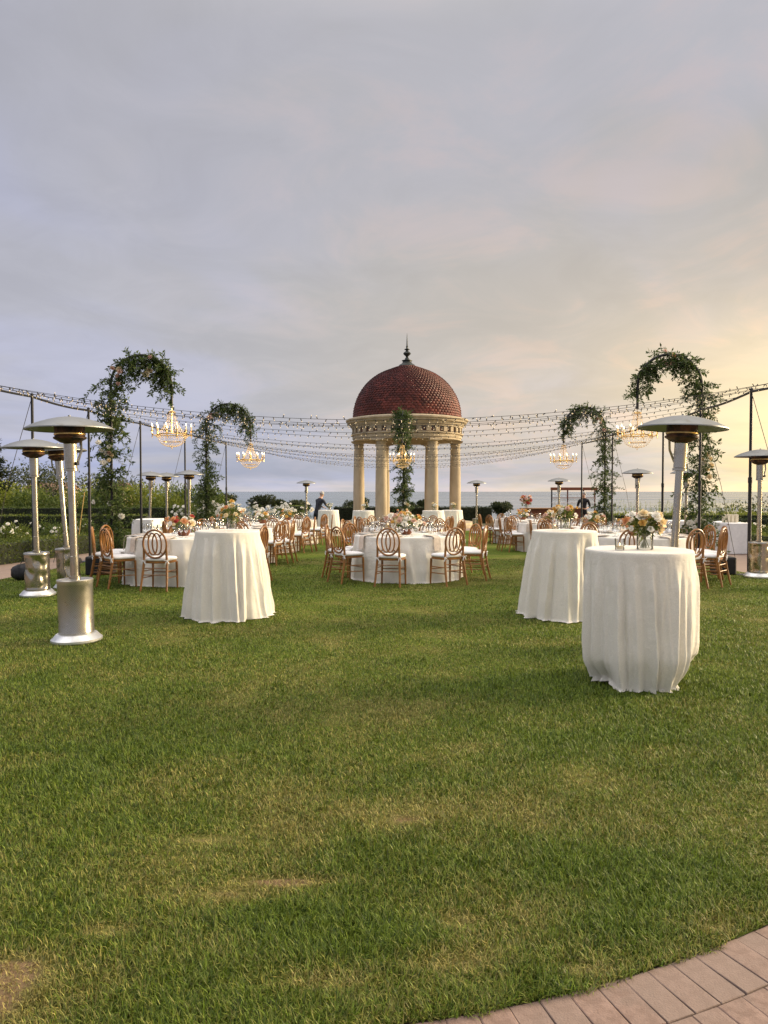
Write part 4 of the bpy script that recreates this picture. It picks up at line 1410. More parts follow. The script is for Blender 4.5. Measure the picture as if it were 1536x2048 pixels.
def make_arch(label, base, end, height, seed, prof, flowers, chand_label, ntw, leaf, lamp):
    """black hooped pole: a post, a half circle over to the hook that carries the chandelier"""
    bx, by_ = base
    ex, ey = end
    z0 = gz(by_)
    t = thing('floral_arch', label, 'arch', (bx, by_, z0 + 0.004), 0, 'leafy arches carrying chandeliers')
    d = Vector((ex - bx, ey - by_, 0))
    R = d.length / 2
    u = d.normalized()
    zc = height - R
    post = [Vector((0, 0, z)) for z in np.linspace(0.03, zc, 14)]
    hoop = [u * (R - R * math.cos(a)) + Vector((0, 0, zc + R * math.sin(a))) for a in np.linspace(0, PI, 22)]
    drop = [u * (2 * R) + Vector((0, 0, z)) for z in (zc - 0.25, zc - 0.52)]
    fr = MB().tube(post + hoop[1:] + drop, 0.032, 8).build('frame', IRON, t, True)
    MB().box((0, 0, 0.014), (0.55, 0.55, 0.028), 0, 0.006).build('foot_plate', IRON, fr)
    cen = u * R + Vector((0, 0, zc))
    path = post + [p + (cen - p).normalized() * 0.13 for p in hoop[1:]] + drop[:1]
    n = len(path)
    radii = [prof[0] + (prof[1] - prof[0]) * min(1, i / 13) if i < 14 else prof[1] + (prof[2] - prof[1]) * (i - 13) / (n - 14) for i in range(n)]
    P, D, L, tw = vine(path, radii, ntw, seed, leaf)
    P2, D2, L2, tw2 = vine(hoop[6:20], [prof[3]] * 14, int(ntw * 0.16), seed + 1, leaf, 1.5)
    P += P2; D += D2; L += L2; tw += tw2
    Pn = np.array([list(p) for p in P])
    lo = Pn[:, 2] < 0.05
    Pn[lo, 2] = 0.05
    leaf_obj('foliage', Pn, np.array([list(p) for p in D]), np.array(L), np.array(L) * 0.40, GREEN_LEAF, t, seed)
    mb = MB()
    for l in tw:
        mb.tube([(p.x, p.y, max(p.z, 0.02)) for p in l[::2]], 0.0035, 3, caps=False) if len(l) > 4 else None
    tag(mb.build('twigs', BARK, t), kind='stuff')
    r = random.Random(seed + 5)
    for (s, cnt, pal, spr) in flowers:           # s: share of the way along the frame
        k = s * (n - 1)
        i = min(n - 2, int(k))
        c = path[i].lerp(path[i + 1], k - i)
        for q in range(cnt):
            p = c + Vector((r.gauss(0, spr), -abs(r.gauss(0.12, 0.10)), r.gauss(0, spr * 1.2)))
            p.z = max(0.1, p.z)
            o = link('blossom', BLOOM[r.choice(pal)][q % 2], t, p)
            sc = r.uniform(0.055, 0.095)
            o.scale = (sc, sc, sc)
            o.rotation_euler = Vector((r.gauss(0, .4), -1, r.gauss(0.2, .4))).to_track_quat('Z', 'Y').to_euler()
    hook = Vector((ex, ey, z0 + 0.004 + zc - 0.52))
    return hook, chand_label, lamp


LEAFY = [
    make_arch('tall leafy arch with blush flower clusters beside the leaning heaters', (-6.38, 17.0), (-4.96, 17.0), 4.76, 31, (0.50, 0.52, 0.34, 0.55),
              [(0.22, 9, ['blush', 'white', 'cream'], 0.11), (0.47, 6, ['blush', 'cream'], 0.10), (0.74, 3, ['blush', 'cream'], 0.10), (0.10, 5, ['white'], 0.2)],
              'lit crystal chandelier on the arch beside the leaning heaters', 290, 0.105, 5),
    make_arch('leafy arch behind the three clustered heaters on the hedge side', (-6.02, 24.6), (-4.52, 24.6), 4.66, 47, (0.50, 0.52, 0.36, 0.42),
              [(0.46, 7, ['blush', 'cream'], 0.10), (0.1, 4, ['white'], 0.2)], 'lit crystal chandelier on the arch behind the three clustered heaters', 290, 0.10, 5),
    make_arch('leafy arch seen edge-on in front of the gazebo', (0.77, 28.1), (0.67, 26.7), 4.75, 53, (0.42, 0.40, 0.38, 0.35),
              [(0.12, 7, ['blush', 'white', 'cream'], 0.14), (0.5, 3, ['cream'], 0.1)], 'lit crystal chandelier hanging in front of the gazebo', 460, 0.105, 5),
    make_arch('tall leafy arch beside the brick path and black equipment box', (7.42, 17.0), (5.92, 17.0), 4.78, 61, (0.58, 0.44, 0.34, 0.46),
              [(0.20, 8, ['white', 'cream'], 0.16), (0.72, 4, ['blush', 'peach'], 0.10), (0.1, 6, ['white'], 0.2)], 'unlit-looking pale chandelier on the arch beside the brick path', 290, 0.10, 5),
    make_arch('leafy arch next to the bartender and bar shelves', (7.76, 25.5), (6.30, 25.5), 4.66, 77, (0.54, 0.50, 0.36, 0.30),
              [(0.45, 4, ['blush', 'cream'], 0.10)], 'pale crystal chandelier on the arch next to the bar', 290, 0.10, 5),
]
GLOWS = []
for i, (p, lab, e) in enumerate(LEAFY):
    c = chand0 if i == 0 else dup(chand0, (0, 0, 0))
    c.location = p
    c.rotation_euler = (0, 0, 0.13 * i)
    tag(c, lab, None, 'crystal chandeliers')
    GLOWS.append((c, e))
for c, e in GLOWS:
    link('chandelier_glow', lamp_at(None, e), c, (0, 0, -0.5))

# ------------------------------------------------------------------ poles, overhead cable and string lights
RAIL_Z = 3.32
LPOLES = [(-6.80, 11.0), (-6.72, 13.9), (-6.62, 16.3), (-6.50, 19.4), (-6.22, 22.7), (-6.00, 27.6)]
RPOLES = [(6.60, 10.9), (6.66, 13.2), (7.05, 16.2), (7.26, 18.9), (7.36, 23.4), (7.52, 27.6)]
pole_desc_l = ['outside heaters', 'behind the dented-tank heater', 'beside the tall leafy arch', 'between the tall leafy arch and its chandelier', 'behind the three clustered heaters', 'behind the far hedge-side arch']
pole_desc_r = ['on the path edge', 'beside the path heater', 'amid the vines of the path-side arch', 'behind the bulging table heater', 'beside the bar-side arch', 'behind the bar-side arch']
for side, poles, desc in ((-1, LPOLES, pole_desc_l), (1, RPOLES, pole_desc_r)):
    for (x, y), ds in zip(poles, desc):
        z0 = gz(y)
        t = thing('light_pole', 'slim black pole with a guy rope ' + ds, 'pole', (x, y, z0), 0, 'black poles holding the string lights')
        H = RAIL_Z - z0 + 0.03
        MB().tube([(0, 0, 0.006), (0, 0, H * 0.52)], 0.032, 10).tube([(0, 0, H * 0.52), (0, 0, H)], 0.026, 10).tube([(0, 0, H * 0.50), (0, 0, H * 0.53)], 0.038, 10).build('post', IRON, t, 40)
        MB().lathe([(0, 0.003), (0.20, 0.003), (0.20, 0.012), (0.05, 0.02), (0.04, 0.06), (0, 0.06)], 20).build('foot', IRON, t, 40)
        MB().tube([(0, 0, H - 0.03), (side * 0.36, -0.25, H * 0.5), (side * 0.62, -0.45, 0.02)], 0.006, 5).build('guy_rope', WIRE, t)
        MB().lathe([(0, H), (0.03, H), (0.034, H + 0.02), (0, H + 0.05)], 10).build('cap', IRON, t, 40)


def rail_x(poles, y):
    return float(np.interp(y, [p[1] for p in poles], [p[0] for p in poles]))


for poles, lab in ((LPOLES, 'thick black overhead cable strung along the poles on the hedge-and-roses side'), (RPOLES, 'thick black overhead cable strung along the poles on the bar side')):
    pts = []
    for (x0, y0), (x1, y1) in zip(poles, poles[1:]):
        for k in range(8):
            u = k / 8
            pts.append((x0 + (x1 - x0) * u, y0 + (y1 - y0) * u, RAIL_Z - 0.035 * math.sin(PI * u)))
    pts.append((*poles[-1], RAIL_Z))
    o = MB().tube(pts, 0.022, 6).build('overhead_cable', IRON, None, True)
    tag(o, lab, 'cable', 'overhead cables')
# dried flower swag hanging on the left cable is dark red
STRANDS = [(11.15, 0.70), (11.75, 0.74), (12.5, 0.70), (13.2, 0.66), (14.1, 0.68), (15.6, 0.66), (17.6, 0.70), (18.4, 0.72), (19.3, 0.74), (20.6, 0.76), (21.3, 0.78), (21.8, 0.78), (23.2, 0.84), (24.2, 0.86), (25.0, 0.88), (26.2, 0.92), (27.2, 0.98)]
NUMW = [w + ' from the open lawn' for w in ('first', 'second', 'third', 'fourth', 'fifth', 'sixth', 'seventh', 'eighth', 'ninth', 'tenth')] + [
    w + ' from the gazebo' for w in ('seventh', 'sixth', 'fifth', 'fourth', 'third', 'second', 'first')]
for k, (y, sag) in enumerate(STRANDS):
    xa, xb = rail_x(LPOLES, y), rail_x(RPOLES, y)
    r = random.Random(300 + k)
    y2 = y + r.uniform(-0.25, 0.25)
    za = RAIL_Z + r.uniform(-0.03, 0.03)

    def sp(u, xa=xa, xb=xb, y=y, y2=y2, za=za, sag=sag):
        return Vector((xa + (xb - xa) * u, y + (y2 - y) * u, za - sag * 4 * u * (1 - u)))
    t = thing('string_light', 'strand of small lights across the lawn, ' + NUMW[k], 'string lights', tuple(sp(0)), 0, 'strands of string lights')
    org = sp(0)
    rr = 0.0036
    MB().tube([sp(i / 60) - org for i in range(61)], rr, 5).build('wire', WIRE, t, True)
    mb, ms = MB(), MB()
    nb = 96
    for i in range(nb):
        p = sp((i + 0.5 + r.uniform(-.2, .2)) / nb) - org
        ang = r.gauss(0, 0.45)
        d = Vector((math.sin(ang), r.gauss(0, .2), -math.cos(ang))).normalized()
        if r.random() < 0.16:
            d.z = -d.z
        ms.tube([p, p + d * 0.040], [0.0065, 0.008], 5)
        q = p + d * 0.050
        mb.octa(tuple(q), 0.007, 0.013)
    tag(ms.build('sockets', WIRE, t), kind='stuff')
    tag(mb.build('bulbs', FAIRY, t), kind='stuff')


# ------------------------------------------------------------------ equipment on the grass edge
def sandbag(x, y, lab, s=1.0, seed=1):
    mb = MB()
    n, m = 20, 10
    rows = []
    for j in range(m + 1):
        v = -PI / 2 + PI * j / m
        row = []
        for i in range(n):
            a = 2 * PI * i / n
            c = abs(math.cos(v)) ** 0.6
            k = 1 + 0.22 * mnoise.noise((2 * math.cos(a), 2 * math.sin(a), seed + v))
            row.append((0.20 * s * c * k * math.cos(a), 0.13 * s * c * k * math.sin(a), max(0.0, 0.10 * s + 0.11 * s * math.sin(v) * k)))
        rows.append(row)
    vs_ = sum(rows, [])
    fs = [(j * n + i, j * n + (i + 1) % n, (j + 1) * n + (i + 1) % n, (j + 1) * n + i) for j in range(m) for i in range(n)]
    mb.add(vs_, fs)
    t = thing('sandbag', lab, 'bag', (x, y, gz(y) + 0.006), 0.3 * seed, 'black sandbags weighting the guy ropes')
    mb.build('sack', BLACK_CLOTH, t, 70)
    MB().tube([(-0.10 * s, 0, 0.17 * s), (-0.06 * s, 0, 0.25 * s), (0.06 * s, 0, 0.26 * s), (0.10 * s, 0, 0.17 * s)], 0.012, 6, rz=0.5).build('handle', BLACK_CLOTH, t, True)


sandbag(-6.15, 12.45, 'black sandbag slumped on the lawn edge beside the dented-tank heater', 1.25, 1)
sandbag(-6.30, 14.5, 'black sandbag leaning by the equipment box near the leaning heaters', 1.1, 2)


def equipment_box(x, y, rz, sx, sy, sz, lab):
    t = thing('equipment_box', lab, 'speaker', (x, y, gz(y) + 0.006), rz, 'black loudspeaker boxes')
    MB().box((0, 0, sz / 2), (sx, sy, sz), 0, 0.015).build('cabinet', BLACK_CLOTH, t)
    MB().box((0, -sy / 2 - 0.004, sz / 2), (sx * 0.88, 0.016, sz * 0.84), 0, 0.004).build('grille', IRON, t)
    for s in (-1, 1):
        MB().box((s * (sx / 2 + 0.006), 0, sz * 0.7), (0.02, sy * 0.4, 0.05), 0, 0.006).build('handle', IRON, t)


equipment_box(-5.22, 13.35, 0.12, 0.46, 0.40, 0.34, 'black loudspeaker box on the grass beside the cushioned chairs and leaning heater')
equipment_box(6.28, 13.40, -0.1, 0.36, 0.36, 0.32, 'black loudspeaker box on the grass under the path-side arch')


# ------------------------------------------------------------------ clothed service tables
def box_cloth(name, lx, ly, h, seed):
    """rectangular cloth with soft corners and a rippled hem"""
    r = random.Random(seed)
    th, tn = 120, 12
    ph = [r.uniform(0, 6) for _ in range(4)]
    vs_, idx, fs = [], [], []
    for kind, q in [('c', 0), ('top', 0.5), ('top', 0.97)] + [('s', k / tn) for k in range(tn + 1)]:
        if kind == 'c':
            idx.append([0]); vs_.append((0, 0, h)); continue
        row = []
        for i in range(th):
            a = 2 * PI * i / th
            c, s = math.cos(a), math.sin(a)
            e = 0.22
            X = math.copysign(abs(c) ** e, c) * lx / 2
            Y = math.copysign(abs(s) ** e, s) * ly / 2
            if kind == 'top':
                p = (X * q, Y * q, h)
            else:
                rip = 1 + (0.03 * q * math.sin(9 * a + ph[0]) + 0.02 * q * math.sin(17 * a + ph[1])) + 0.05 * q
                p = (X * rip, Y * rip, (h - 0.006) * (1 - q) + 0.012 * q)
            row.append(len(vs_)); vs_.append(p)
        idx.append(row)
    for A, B in zip(idx, idx[1:]):
        for i in range(th):
            j = (i + 1) % th
            fs.append((A[0], B[i], B[j]) if len(A) == 1 else (A[i], B[i], B[j], A[j]))
    mb = MB(); mb.add(vs_, fs)
    return mb.mesh(name, CUSHION, 60)


for k, (x, y, lx, ly, h, lab) in enumerate([(9.22, 19.5, 0.62, 1.5, 0.80, 'bluish white cloth on the service table standing on the brick path'),
                                            (8.60, 21.2, 0.7, 0.9, 0.80, 'white cloth on the service table behind the path-side arch'),
                                            (-6.70, 20.6, 0.62, 1.1, 0.86, 'white cloth on the service table beside the three clustered heaters')]):
    tag(link('tablecloth', box_cloth('tablecloth', lx, ly, h, k), None, (x, y, gz(y) + 0.004)), lab, 'tablecloth', 'cloths on the service tables')
    t = thing('service_table', 'rectangular table under the ' + lab.split(' on the service')[0] + ' ' + lab.split('service table ')[1], 'table', (x, y, gz(y) + 0.003), 0, 'service tables')
    MB().box((0, 0, h - 0.03), (lx * 0.95, ly * 0.95, 0.03)).build('tabletop', WOOD_RED, t)
    for sx in (-1, 1):
        for sy in (-1, 1):
            MB().tube([(sx * lx * 0.4, sy * ly * 0.4, 0.002), (sx * lx * 0.4, sy * ly * 0.4, h - 0.046)], 0.016, 6).build('leg', IRON, t)
CARD = mat('cream_card', (0.72, 0.64, 0.48), 0.8, var=0.08)
for k in range(4):
    o = MB().box((0, 0, 0.105), (0.085, 0.10, 0.21), 0, 0.006).tube([(-0.02, 0, 0.20), (-0.015, 0, 0.235), (0.015, 0, 0.235), (0.02, 0, 0.20)], 0.003, 4).build('gift_bag', CARD, None, loc=(9.04 + k * 0.105, 19.25, gz(19.5) + 0.807))
    tag(o, 'cream paper gift bag in the row on the path-side service table', 'bag', 'gift bags on the service table')


# ------------------------------------------------------------------ the bar
def make_bar():
    y0 = 30.3
    z0 = gz(y0)
    t = thing('bar_counter', 'low wooden bar counter with a red-brown panelled front', 'bar', (7.05, y0, z0 + 0.003))
    MB().box((0, 0, 0.53), (2.3, 0.6, 1.04), 0, 0.01).build('cabinet', WOOD_RED, t)
    MB().box((-0.05, -0.03, 1.075), (2.55, 0.76, 0.045), 0, 0.008).build('countertop', WOOD, t)
    for k in range(4):
        MB().box((-0.84 + 0.56 * k, -0.303, 0.53), (0.50, 0.02, 0.86), 0, 0.006).build('panel', WOOD_RED, t)
    s = thing('back_bar_shelf', 'red-framed back bar shelving with rows of glasses behind the bartender', 'shelf', (8.35, 32.0, gz(32) + 0.003))
    for x in (-0.95, -0.25, 0.45, 0.95):
        MB().box((x, 0, 0.97), (0.05, 0.05, 1.94)).build('post', IRON if x < -0.9 else WOOD_RED, s)
    MB().box((0.02, -0.03, 1.90), (2.05, 0.09, 0.13), 0, 0.006).build('header_board', WOOD_RED, s)
    for z in (1.50, 1.28, 1.08):
        MB().box((0, -0.03, z), (1.9, 0.28, 0.03)).build('shelf', CUSHION if z < 1.4 else WOOD_RED, s)
    for z, n in ((1.517, 16), (1.297, 18), (1.097, 18)):
        for k in range(n):
            x = -0.88 + 1.76 * k / (n - 1)
            tag(link('wine_glass', water_me, None, (8.35 + x, 31.95 + 0.04 * (k % 2), gz(32) + z + 0.001)), 'small glass in a row on the back bar shelving', 'glass', 'glasses on the back bar shelving')


make_bar()


# ------------------------------------------------------------------ people
def person(name, label, loc, rz, joints, mats_by_z, head, hair_cut, scale=1.0):
    """one continuous body grown from a jointed skeleton; hands have five separate fingers"""
    root = thing(name, label, 'person', loc, rz)
    bm = bmesh.new()
    sl = bm.verts.layers.skin.verify()
    V = {}
    for k, (p, rr, par) in joints.items():
        v = bm.verts.new(p)
        v[sl].radius = (rr, rr)
        V[k] = v
    for k, (p, rr, par) in joints.items():
        if par:
            bm.edges.new((V[par], V[k]))
    V['pelvis'][sl].use_root = True
    me = bpy.data.meshes.new('body')
    bm.to_mesh(me)
    bm.free()
    tmp = bpy.data.objects.new('body_tmp', me)
    C.objects.link(tmp)
    md = tmp.modifiers.new('skin', 'SKIN')
    md.branch_smoothing = 0.6
    tmp.modifiers.new('sub', 'SUBSURF').levels = 2
    dg = bpy.context.evaluated_depsgraph_get()
    ev = tmp.evaluated_get(dg)
    body = bpy.data.meshes.new_from_object(ev)
    bpy.data.objects.remove(tmp)
    body.materials.clear()
    for m in mats_by_z['mats']:
        body.materials.append(m)
    for p in body.polygons:
        p.use_smooth = True
        p.material_index = mats_by_z['pick'](p.center)
    b = link('body', body, root)
    # face: nose, eyes, mouth, ears on the head
    h = Vector(head[0]); f = Vector(head[1]).normalized()
    up = Vector((0, 0, 1)); sd = f.cross(up).normalized()
    up = sd.cross(f)
    fc = MB()
    fc.tube([h + f * 0.095 + up * 0.02, h + f * 0.118 - up * 0.018, h + f * 0.10 - up * 0.028], [0.008, 0.015, 0.012], 6)
    for s in (-1, 1):
        fc.tube([h + sd * s * 0.080 + up * 0.02, h + sd * s * 0.088 - up * 0.01, h + sd * s * 0.078 - up * 0.03], [0.014, 0.018, 0.010], 6, rz=0.5)
    fc.build('face', SKIN, b, True)
    ey = MB()
    for s in (-1, 1):
        ey.octa(tuple(h + f * 0.092 + sd * s * 0.032 + up * 0.012), 0.011)
    ey.tube([h + f * 0.094 + sd * 0.024 - up * 0.052, h + f * 0.100 - up * 0.052, h + f * 0.094 - sd * 0.024 - up * 0.052], 0.005, 5)
    ey.build('eyes_and_mouth', SHIRT, b, True)
    # hair cap
    hv, hf, n, m = [], [], 20, 8
    for j in range(m + 1):
        v = PI / 2 - (PI * 0.58) * j / m
        for i in range(n):
            a = 2 * PI * i / n
            d = sd * (math.cos(a) * math.cos(v)) + f * (math.sin(a) * math.cos(v)) + up * math.sin(v)
            front = max(0.0, d.dot(f))
            k = 0.104 + 0.012 * mnoise.noise(tuple(d * 5)) - (0.035 if (front > 0.35 and d.dot(up) < 0.55) else 0)
            hv.append(tuple(h + Vector((d.x * k * 0.92, d.y * k, d.z * k * 1.12)) + up * 0.012))
    hf = [(j * n + i, j * n + (i + 1) % n, (j + 1) * n + (i + 1) % n, (j + 1) * n + i) for j in range(m) for i in range(n)]
    MB().add(hv, hf).build('hair', HAIR, b, 80)
    return root


def hand(J, side, wrist, w, fwd, down):
    """palm plus five unequal fingers rooted in it"""
    wv = Vector(w); fw = Vector(fwd).normalized(); dn = Vector(down).normalized()
    ac = fw.cross(dn).normalized()
    J[side + 'palm'] = (tuple(wv + fw * 0.06), 0.028, wrist)
    for k, (o, l) in enumerate(((-0.03, 0.062), (-0.01, 0.072), (0.01, 0.068), (0.03, 0.055))):
        a = wv + fw * 0.085 + ac * o
        b = a + fw * l * 0.55 + dn * 0.008
        c = b + fw * l * 0.35 + dn * l * 0.35
        J[side + 'k%d' % k] = (tuple(a), 0.010, side + 'palm')
        J[side + 'm%d' % k] = (tuple(b), 0.009, side + 'k%d' % k)
        J[side + 't%d' % k] = (tuple(c), 0.008, side + 'm%d' % k)
    a = wv + fw * 0.035 - ac * 0.04
    J[side + 'th1'] = (tuple(a), 0.012, side + 'palm')
    J[side + 'th2'] = (tuple(a + fw * 0.03 - ac * 0.02 + dn * 0.01), 0.010, side + 'th1')
    J[side + 'th3'] = (tuple(a + fw * 0.06 - ac * 0.015 + dn * 0.02), 0.008, side + 'th2')


def skeleton(lean, arms):
    """faces +Y; lean moves the upper body forward; arms: elbow and wrist points per side"""
    L = lean
    J = {
        'pelvis': ((0, 0, 0.93), 0.135, None),
        'waist': ((0, L * 0.25, 1.08), 0.135, 'pelvis'),
        'chest': ((0, L * 0.65, 1.28), 0.155, 'waist'),
        'upper': ((0, L * 0.9, 1.41), 0.12, 'chest'),
        'neck': ((0, L * 1.08, 1.52), 0.055, 'upper'),
        'jaw': ((0, L * 1.25 + 0.03, 1.585), 0.066, 'neck'),
        'head': ((0, L * 1.35 + 0.02, 1.66), 0.088, 'jaw'),
        'crown': ((0, L * 1.38 + 0.005, 1.735), 0.066, 'head'),
    }
    for s, n in ((-1, 'l'), (1, 'r')):
        J[n + 'hip'] = ((s * 0.095, 0, 0.88), 0.10, 'pelvis')
        J[n + 'knee'] = ((s * 0.11, 0.02, 0.50), 0.065, n + 'hip')
        J[n + 'ank'] = ((s * 0.12, -0.03, 0.09), 0.045, n + 'knee')
        J[n + 'heel'] = ((s * 0.12, -0.035, 0.045), 0.04, n + 'ank')
        J[n + 'toe'] = ((s * 0.135, 0.16, 0.035), 0.032, n + 'heel')
        J[n + 'sh'] = ((s * 0.185, L * 0.92, 1.42), 0.075, 'upper')
        e, w = arms[n]
        J[n + 'el'] = (e, 0.048, n + 'sh')
        J[n + 'wr'] = (w, 0.030, n + 'el')
        d = (Vector(w) - Vector(e)).normalized()
        hand(J, n, n + 'wr', w, d, (0, 0, -1))
    return J


J = skeleton(0.20, {'l': ((-0.27, 0.27, 1.22), (-0.16, 0.48, 1.14)), 'r': ((0.27, 0.27, 1.22), (0.16, 0.48, 1.14))})


def pick1(c):
    if c.z > 1.50 and c.y > 0.14:
        return 1
    if c.y > 0.47 and c.z < 1.25:
        return 1
    return 0


person('person', 'grey-haired person in a dark suit, seen from behind, leaning over a far cocktail table', (-2.72, 29.45 - 0.15, gz(29.3) + 0.0), rad(-42), J,
       {'mats': [SUIT, SKIN], 'pick': pick1}, ((0, 0.285, 1.665), (0, 1, -0.5)), 0.5)
J = skeleton(0.02, {'l': ((-0.27, 0.0, 1.14), (-0.20, 0.23, 1.08)), 'r': ((0.27, 0.0, 1.14), (0.20, 0.23, 1.08))})


def pick2(c):
    if c.z > 1.50 or (c.y > 0.17 and 0.9 < c.z < 1.2):
        return 1
    return 0


person('person', 'grey-haired person in a black shirt standing behind the wooden bar', (8.60, 31.2, gz(31.2)), rad(150), J,
       {'mats': [SHIRT, SKIN], 'pick': pick2}, ((0, 0.05, 1.665), (0, 1, -0.12)), 0.5)


# ------------------------------------------------------------------ hedges, roses, shrubs, trees
def hedge(label, a, b, w, h, dens, leaf, material, seed, cat='hedge', rough=0.05, shoots=0, shoot_h=0.5, group=None, zoff=0.0, shoot_mat=None):
    """clipped hedge between two plan points: a dark twiggy core and a skin of small leaves"""
    r = np.random.default_rng(seed)
    A, B = np.array(a, float), np.array(b, float)
    L = np.linalg.norm(B - A)
    u = (B - A) / L
    n = np.array([-u[1], u[0]])
    mid = (A + B) / 2
    zb = gz(mid[1])
    t = thing('hedge', label, cat, (mid[0], mid[1], zb + zoff), 0, group)

    def zg(p):
        y = p[:, 1] + mid[1]
        return np.array([gz(q) for q in y]) - zb
    mb = MB()
    k = max(2, int(L / 1.5))
    vs_, fs = [], []
    for i in range(k + 1):
        c = -L / 2 + L * i / k
        for s, z in ((-1, 0), (-1, 1), (1, 1), (1, 0)):
            p = u * (c * (1 - 0.02 / L)) + n * (s * (w / 2 - leaf * 0.6))
            g = gz(p[1] + mid[1]) - zb
            vs_.append((p[0], p[1], g + (h - leaf * 0.6 if z else -0.02)))
    for i in range(k):
        for j in range(4):
            l = (j + 1) % 4
            fs.append((i * 4 + j, (i + 1) * 4 + j, (i + 1) * 4 + l, i * 4 + l))
    fs += [(0, 1, 2, 3), (k * 4 + 3, k * 4 + 2, k * 4 + 1, k * 4)]
    mb.add(vs_, fs).build('core', CORE, t)
    N = int(dens * L * (w + 2 * h))
    c = (r.random(N) - 0.5) * L
    q = r.random(N) * (w + 2 * h)
    top = q < w
    sgn = np.where(q - w < h, -1.0, 1.0)
    off = np.where(top, q - w / 2, sgn * w / 2)
    z = np.where(top, h, np.where(q - w < h, q - w, q - w - h))
    P = np.zeros((N, 3))
    P[:, :2] = u * c[:, None] + n * off[:, None]
    bump = rough * np.array([mnoise.noise((p[0] * 1.8, p[1] * 1.8, zz * 1.8 + seed)) for p, zz in zip(P[:, :2], z)])
    out = np.zeros((N, 3))
    out[:, :2] = np.where(top[:, None], 0, n * sgn[:, None])
    out[:, 2] = np.where(top, 1, 0)
    P[:, 2] = z
    P += out * (bump + r.normal(0, leaf * 0.35, N) - leaf * 0.5)[:, None]
    P[:, 2] = np.maximum(P[:, 2], 0.02) + zg(P)
    D = out * 0.8 + r.normal(size=(N, 3)) * 0.8
    leaf_obj('foliage', P, D, leaf * (0.6 + 0.6 * r.random(N)), leaf * 0.5, material, t, seed)
    if shoots:
        P, D, LL = [], [], []
        for i in range(shoots):
            c = (r.random() - 0.5) * L
            o = (r.random() - 0.5) * w
            p = u * c + n * o
            hh = shoot_h * (0.35 + 0.75 * r.random())
            lean = r.normal(size=2) * 0.10
            m = int(hh / 0.045)
            for j in range(m):
                f = j / m
                P.append((p[0] + lean[0] * f * hh * 2, p[1] + lean[1] * f * hh * 2, h - 0.15 + (hh + 0.15) * f + gz(p[1] + mid[1]) - zb))
                aa = r.random() * 2 * PI
                D.append((math.cos(aa) * 0.6, math.sin(aa) * 0.6, 0.9))
                LL.append(0.10 * (1 - 0.5 * f) * (0.7 + 0.6 * r.random()))
        leaf_obj('shoots', np.array(P), np.array(D), np.array(LL), np.array(LL) * 0.30, shoot_mat or material, t, seed + 1)
    return t


def bush(name, label, cat, loc, rx, ry, rz_, n, leaf, material, seed, group, trunk_h=0.0, clumps=9, flowers=0, fl=0.07, open_=0.55):
    """rounded shrub or tree crown: overlapping leaf clumps with gaps, a trunk with limbs, blooms if it flowers"""
    r = np.random.default_rng(seed)
    rr = random.Random(seed)
    t = thing(name, label, cat, loc, 0, group)
    cz = trunk_h + rz_ * 0.9
    cen, cr = [], []
    for k in range(clumps):
        d = unit(r.normal(size=3)[None])[0]
        d[2] = d[2] * 0.8 + 0.1
        f = open_ * (0.6 + 0.6 * r.random())
        cen.append(np.array([d[0] * rx * f, d[1] * ry * f, cz + d[2] * rz_ * f]))
        cr.append((0.36 + 0.26 * r.random()))
    cen.append(np.array([0, 0, cz])); cr.append(0.55)
    per = n // len(cen)
    P, D = [], []
    for c, k in zip(cen, cr):
        d = unit(r.normal(size=(per, 3)))
        q = (0.55 + 0.5 * r.random(per) ** 0.6)[:, None]
        p = c + d * q * np.array([rx, ry, rz_]) * k
        P.append(p)
        D.append(d * 0.7 + r.normal(size=(per, 3)) * 0.6 + np.array([0, 0, 0.2]))
    P = np.concatenate(P); D = np.concatenate(D)
    P[:, 2] = np.maximum(P[:, 2], 0.03)
    leaf_obj('crown', P, D, leaf * (0.6 + 0.7 * r.random(len(P))), leaf * 0.48, material, t, seed)
    tr = MB()
    th = max(trunk_h, 0.12)
    rt = 0.035 + 0.02 * max(rx, rz_)
    tr.tube([(0, 0, -0.05), (0.02, 0.01, th * 0.6), (0.0, 0.03, th + rz_ * 0.25)], [rt * 1.3, rt, rt * 0.7], 8)
    for c in cen[:6]:
        tr.tube([(0, 0.02, th * 0.9), tuple(c * 0.5 + np.array([0, 0, th * 0.5])), tuple(c)], [rt * 0.5, rt * 0.3, rt * 0.15], 5)
    tr.build('trunk', BARK, t, 60)
    if flowers:
        for k in range(flowers):
            c = cen[rr.randrange(len(cen))]
            d = Vector((rr.gauss(0, 1), rr.gauss(-0.5, 1), rr.gauss(0.6, 0.8))).normalized()
            kk = 0.66
            p = (c[0] + d.x * rx * kk, c[1] + d.y * ry * kk, max(0.1, c[2] + d.z * rz_ * kk))
            o = link('blossom', BLOOM['white'][k % 2], t, p)
            s = fl * rr.uniform(0.7, 1.2)
            o.scale = (s, s, s)
            o.rotation_euler = (d + Vector((0, -0.4, 0.1))).to_track_quat('Z', 'Y').to_euler()
    return t


